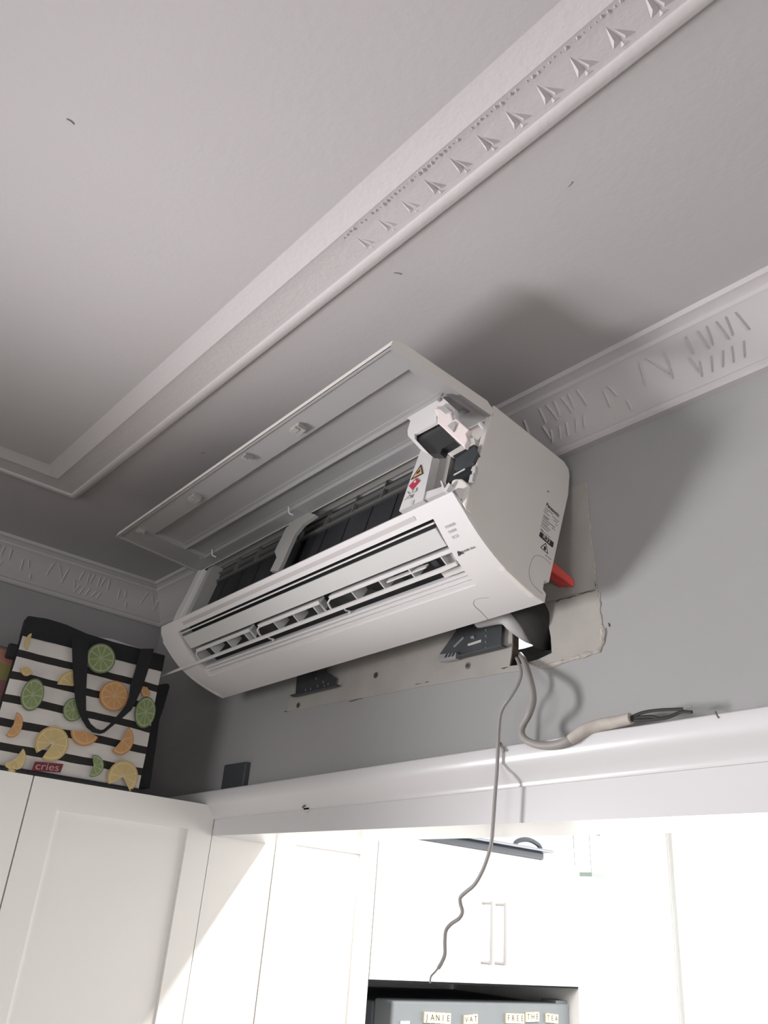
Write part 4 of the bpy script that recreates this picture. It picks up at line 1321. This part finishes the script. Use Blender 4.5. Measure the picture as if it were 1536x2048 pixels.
# red wedge holding the unit off the wall
wa = on_y(1092, 1110, .812); wb = on_y(1149, 1159, YW - .002)
wv = wb - wa
wx = on_y(1118, 1175, YW - .002) - wb
lowz = np.array([0, 0, -.011])
mb = MB()
w0 = [wa, wa + wx * .9, wa + wx * .9 + lowz * .4, wa + lowz * 1.6]
w1 = [wb, wb + wx * 1.0 + np.array([0, 0, .006]), wb + wx, wb + lowz]
mb.add(w0 + w1, [(3, 2, 1, 0), (4, 5, 6, 7), (0, 1, 5, 4), (1, 2, 6, 5), (2, 3, 7, 6), (3, 0, 4, 7)])
w = mb.build('red_wedge', M['red'], bevel=.0015)
tag(w, 'red plastic wedge propping the air conditioner off the wall', 'wedge')

# ------------------------------------------------------------------ cables
YC = YCP - .006
cb = thing('thin_cable', 'thin grey cable dangling from the wall hole past the beam', 'cable', tuple(on_y(1035, 1318, YW)))
pts = [on_y(1031, 1314, YW + .018), on_y(1036, 1322, YW - .008), on_y(1042, 1345, YW - .026), on_y(1036, 1368, YW - .034), on_y(1022, 1392, YC), on_y(1006, 1415, YC), on_y(999, 1440, YC), on_y(996, 1490, YC), on_y(994, 1540, YC), on_y(990, 1590, YC), on_y(986, 1650, YC), on_y(982, 1690, YC), on_y(968, 1735, YC), on_y(950, 1768, YC), on_y(932, 1784, YC), on_y(921, 1795, YC), on_y(921, 1808, YC), on_y(925, 1824, YC), on_y(918, 1837, YC), on_y(902, 1848, YC), on_y(892, 1862, YC), on_y(890, 1885, YC), on_y(890, 1908, YC), on_y(884, 1924, YC), on_y(877, 1936, YC)]
MB().tube(pts, .0024, 8, 0, 4).build('sheath', M['thincable'], cb, smooth=True)
MB().tube([on_y(878, 1934, YC), on_y(870, 1944, YC), on_y(862, 1953, YC), on_y(860, 1966, YC)], .0012, 6, 0, 4).build('bare_wire', M['cable'], cb, smooth=True)
ck = thing('power_cable', 'thick grey cable looping onto the moulding with bare black wires', 'cable', tuple(on_y(1045, 1310, YW)))
yc2 = YCP - .006
pts = [on_y(1040, 1310, YW + .022), on_y(1047, 1320, YW - .006), on_y(1056, 1345, YW - .024), on_y(1064, 1375, YW - .040), on_y(1066, 1402, YW - .044), on_y(1058, 1428, YW - .046), on_y(1046, 1450, yc2), on_y(1043, 1466, yc2), on_y(1052, 1480, yc2), on_y(1076, 1490, yc2), on_y(1106, 1491, yc2), on_y(1135, 1483, yc2), on_y(1160, 1469, yc2 + .006)]
MB().tube(pts, [.0044] * 9 + [.0048, .0052, .0056, .006], 10, 0, 5).build('sheath', M['cable'], ck, smooth=True)
pts = [on_y(1140, 1480, yc2 - .001), on_y(1170, 1461, yc2 + .004), on_y(1200, 1451, yc2 + .010), on_y(1235, 1444, yc2 + .012), on_y(1262, 1437, yc2 + .012)]
MB().tube(pts, [.0062, .0075, .0076, .0070, .0066], 10, 0, 5).build('sleeve', M['tape'], ck, smooth=True)
yw = yc2 + .012
for pxs in ([(1258, 1437), (1272, 1430), (1290, 1424), (1320, 1420), (1366, 1418)], [(1258, 1438), (1280, 1434), (1305, 1433), (1322, 1437), (1340, 1433), (1362, 1424), (1384, 1424)], [(1258, 1440), (1285, 1440), (1315, 1438), (1335, 1434)]):
    MB().tube([on_y(*p, yw) for p in pxs], .0018, 6, 0, 4).build('wire', M['ink'], ck, smooth=True)
MB().tube([on_y(1364, 1418.2, yw), on_y(1383, 1413, yw)], .0010, 6, 0, 1).build('wire_end', M['cable'], ck)

# ------------------------------------------------------------------ little things on the moulding
z0 = capz(on_y(468, 1552, YW - .02)[0])
blx0, blx1 = on_y(445, 1552, YW - .012)[0], on_y(488, 1547, YW - .012)[0]
zb2 = on_y(446, 1530, YW - .012)[2]
bb = MB().box((blx0, YW - .012, z0 - .001), (blx1, YW - .0005, zb2)).build('small_block', M['slate'], bevel=.002)
tag(bb, 'small dark block standing on the white moulding against the wall', 'block')
nl = MB()
nl.tube([on_y(1001, 1486, YCP - .001), on_y(1008, 1503, YCP - .004)], .0018, 6, 0, 1)
o = nl.build('wooden_peg', M['cable'])
tag(o, 'short grey peg stuck to the moulding behind the thin cable', 'peg')
nl = MB()
nl.tube([on_y(1431, 1424, YCP + .003), on_y(1437, 1436, YCP - .001)], [.0014, .0007], 6, 0, 1)
o = nl.build('panel_pin', M['steel'])
tag(o, 'tiny pin in the moulding beyond the black wire ends', 'pin')
hc = on_y(616, 1615, YFA)
hk = thing('cup_hook', 'small white painted hook screwed to the beam face', 'hook', tuple(hc))
MB().lathe((hc[0], hc[1], hc[2]), [(.008, -.003), (.008, .0005)], 14, axis=1).build('plate', M['gloss'], hk)
MB().tube([(hc[0] - .003, hc[1], hc[2] + .002), (hc[0] - .003, hc[1] - .006, hc[2] + .002), (hc[0] - .003, hc[1] - .008, hc[2] - .002)], .0016, 6, 0, 3).build('stub', M['steel'], hk)
bpy.context.view_layer.update()
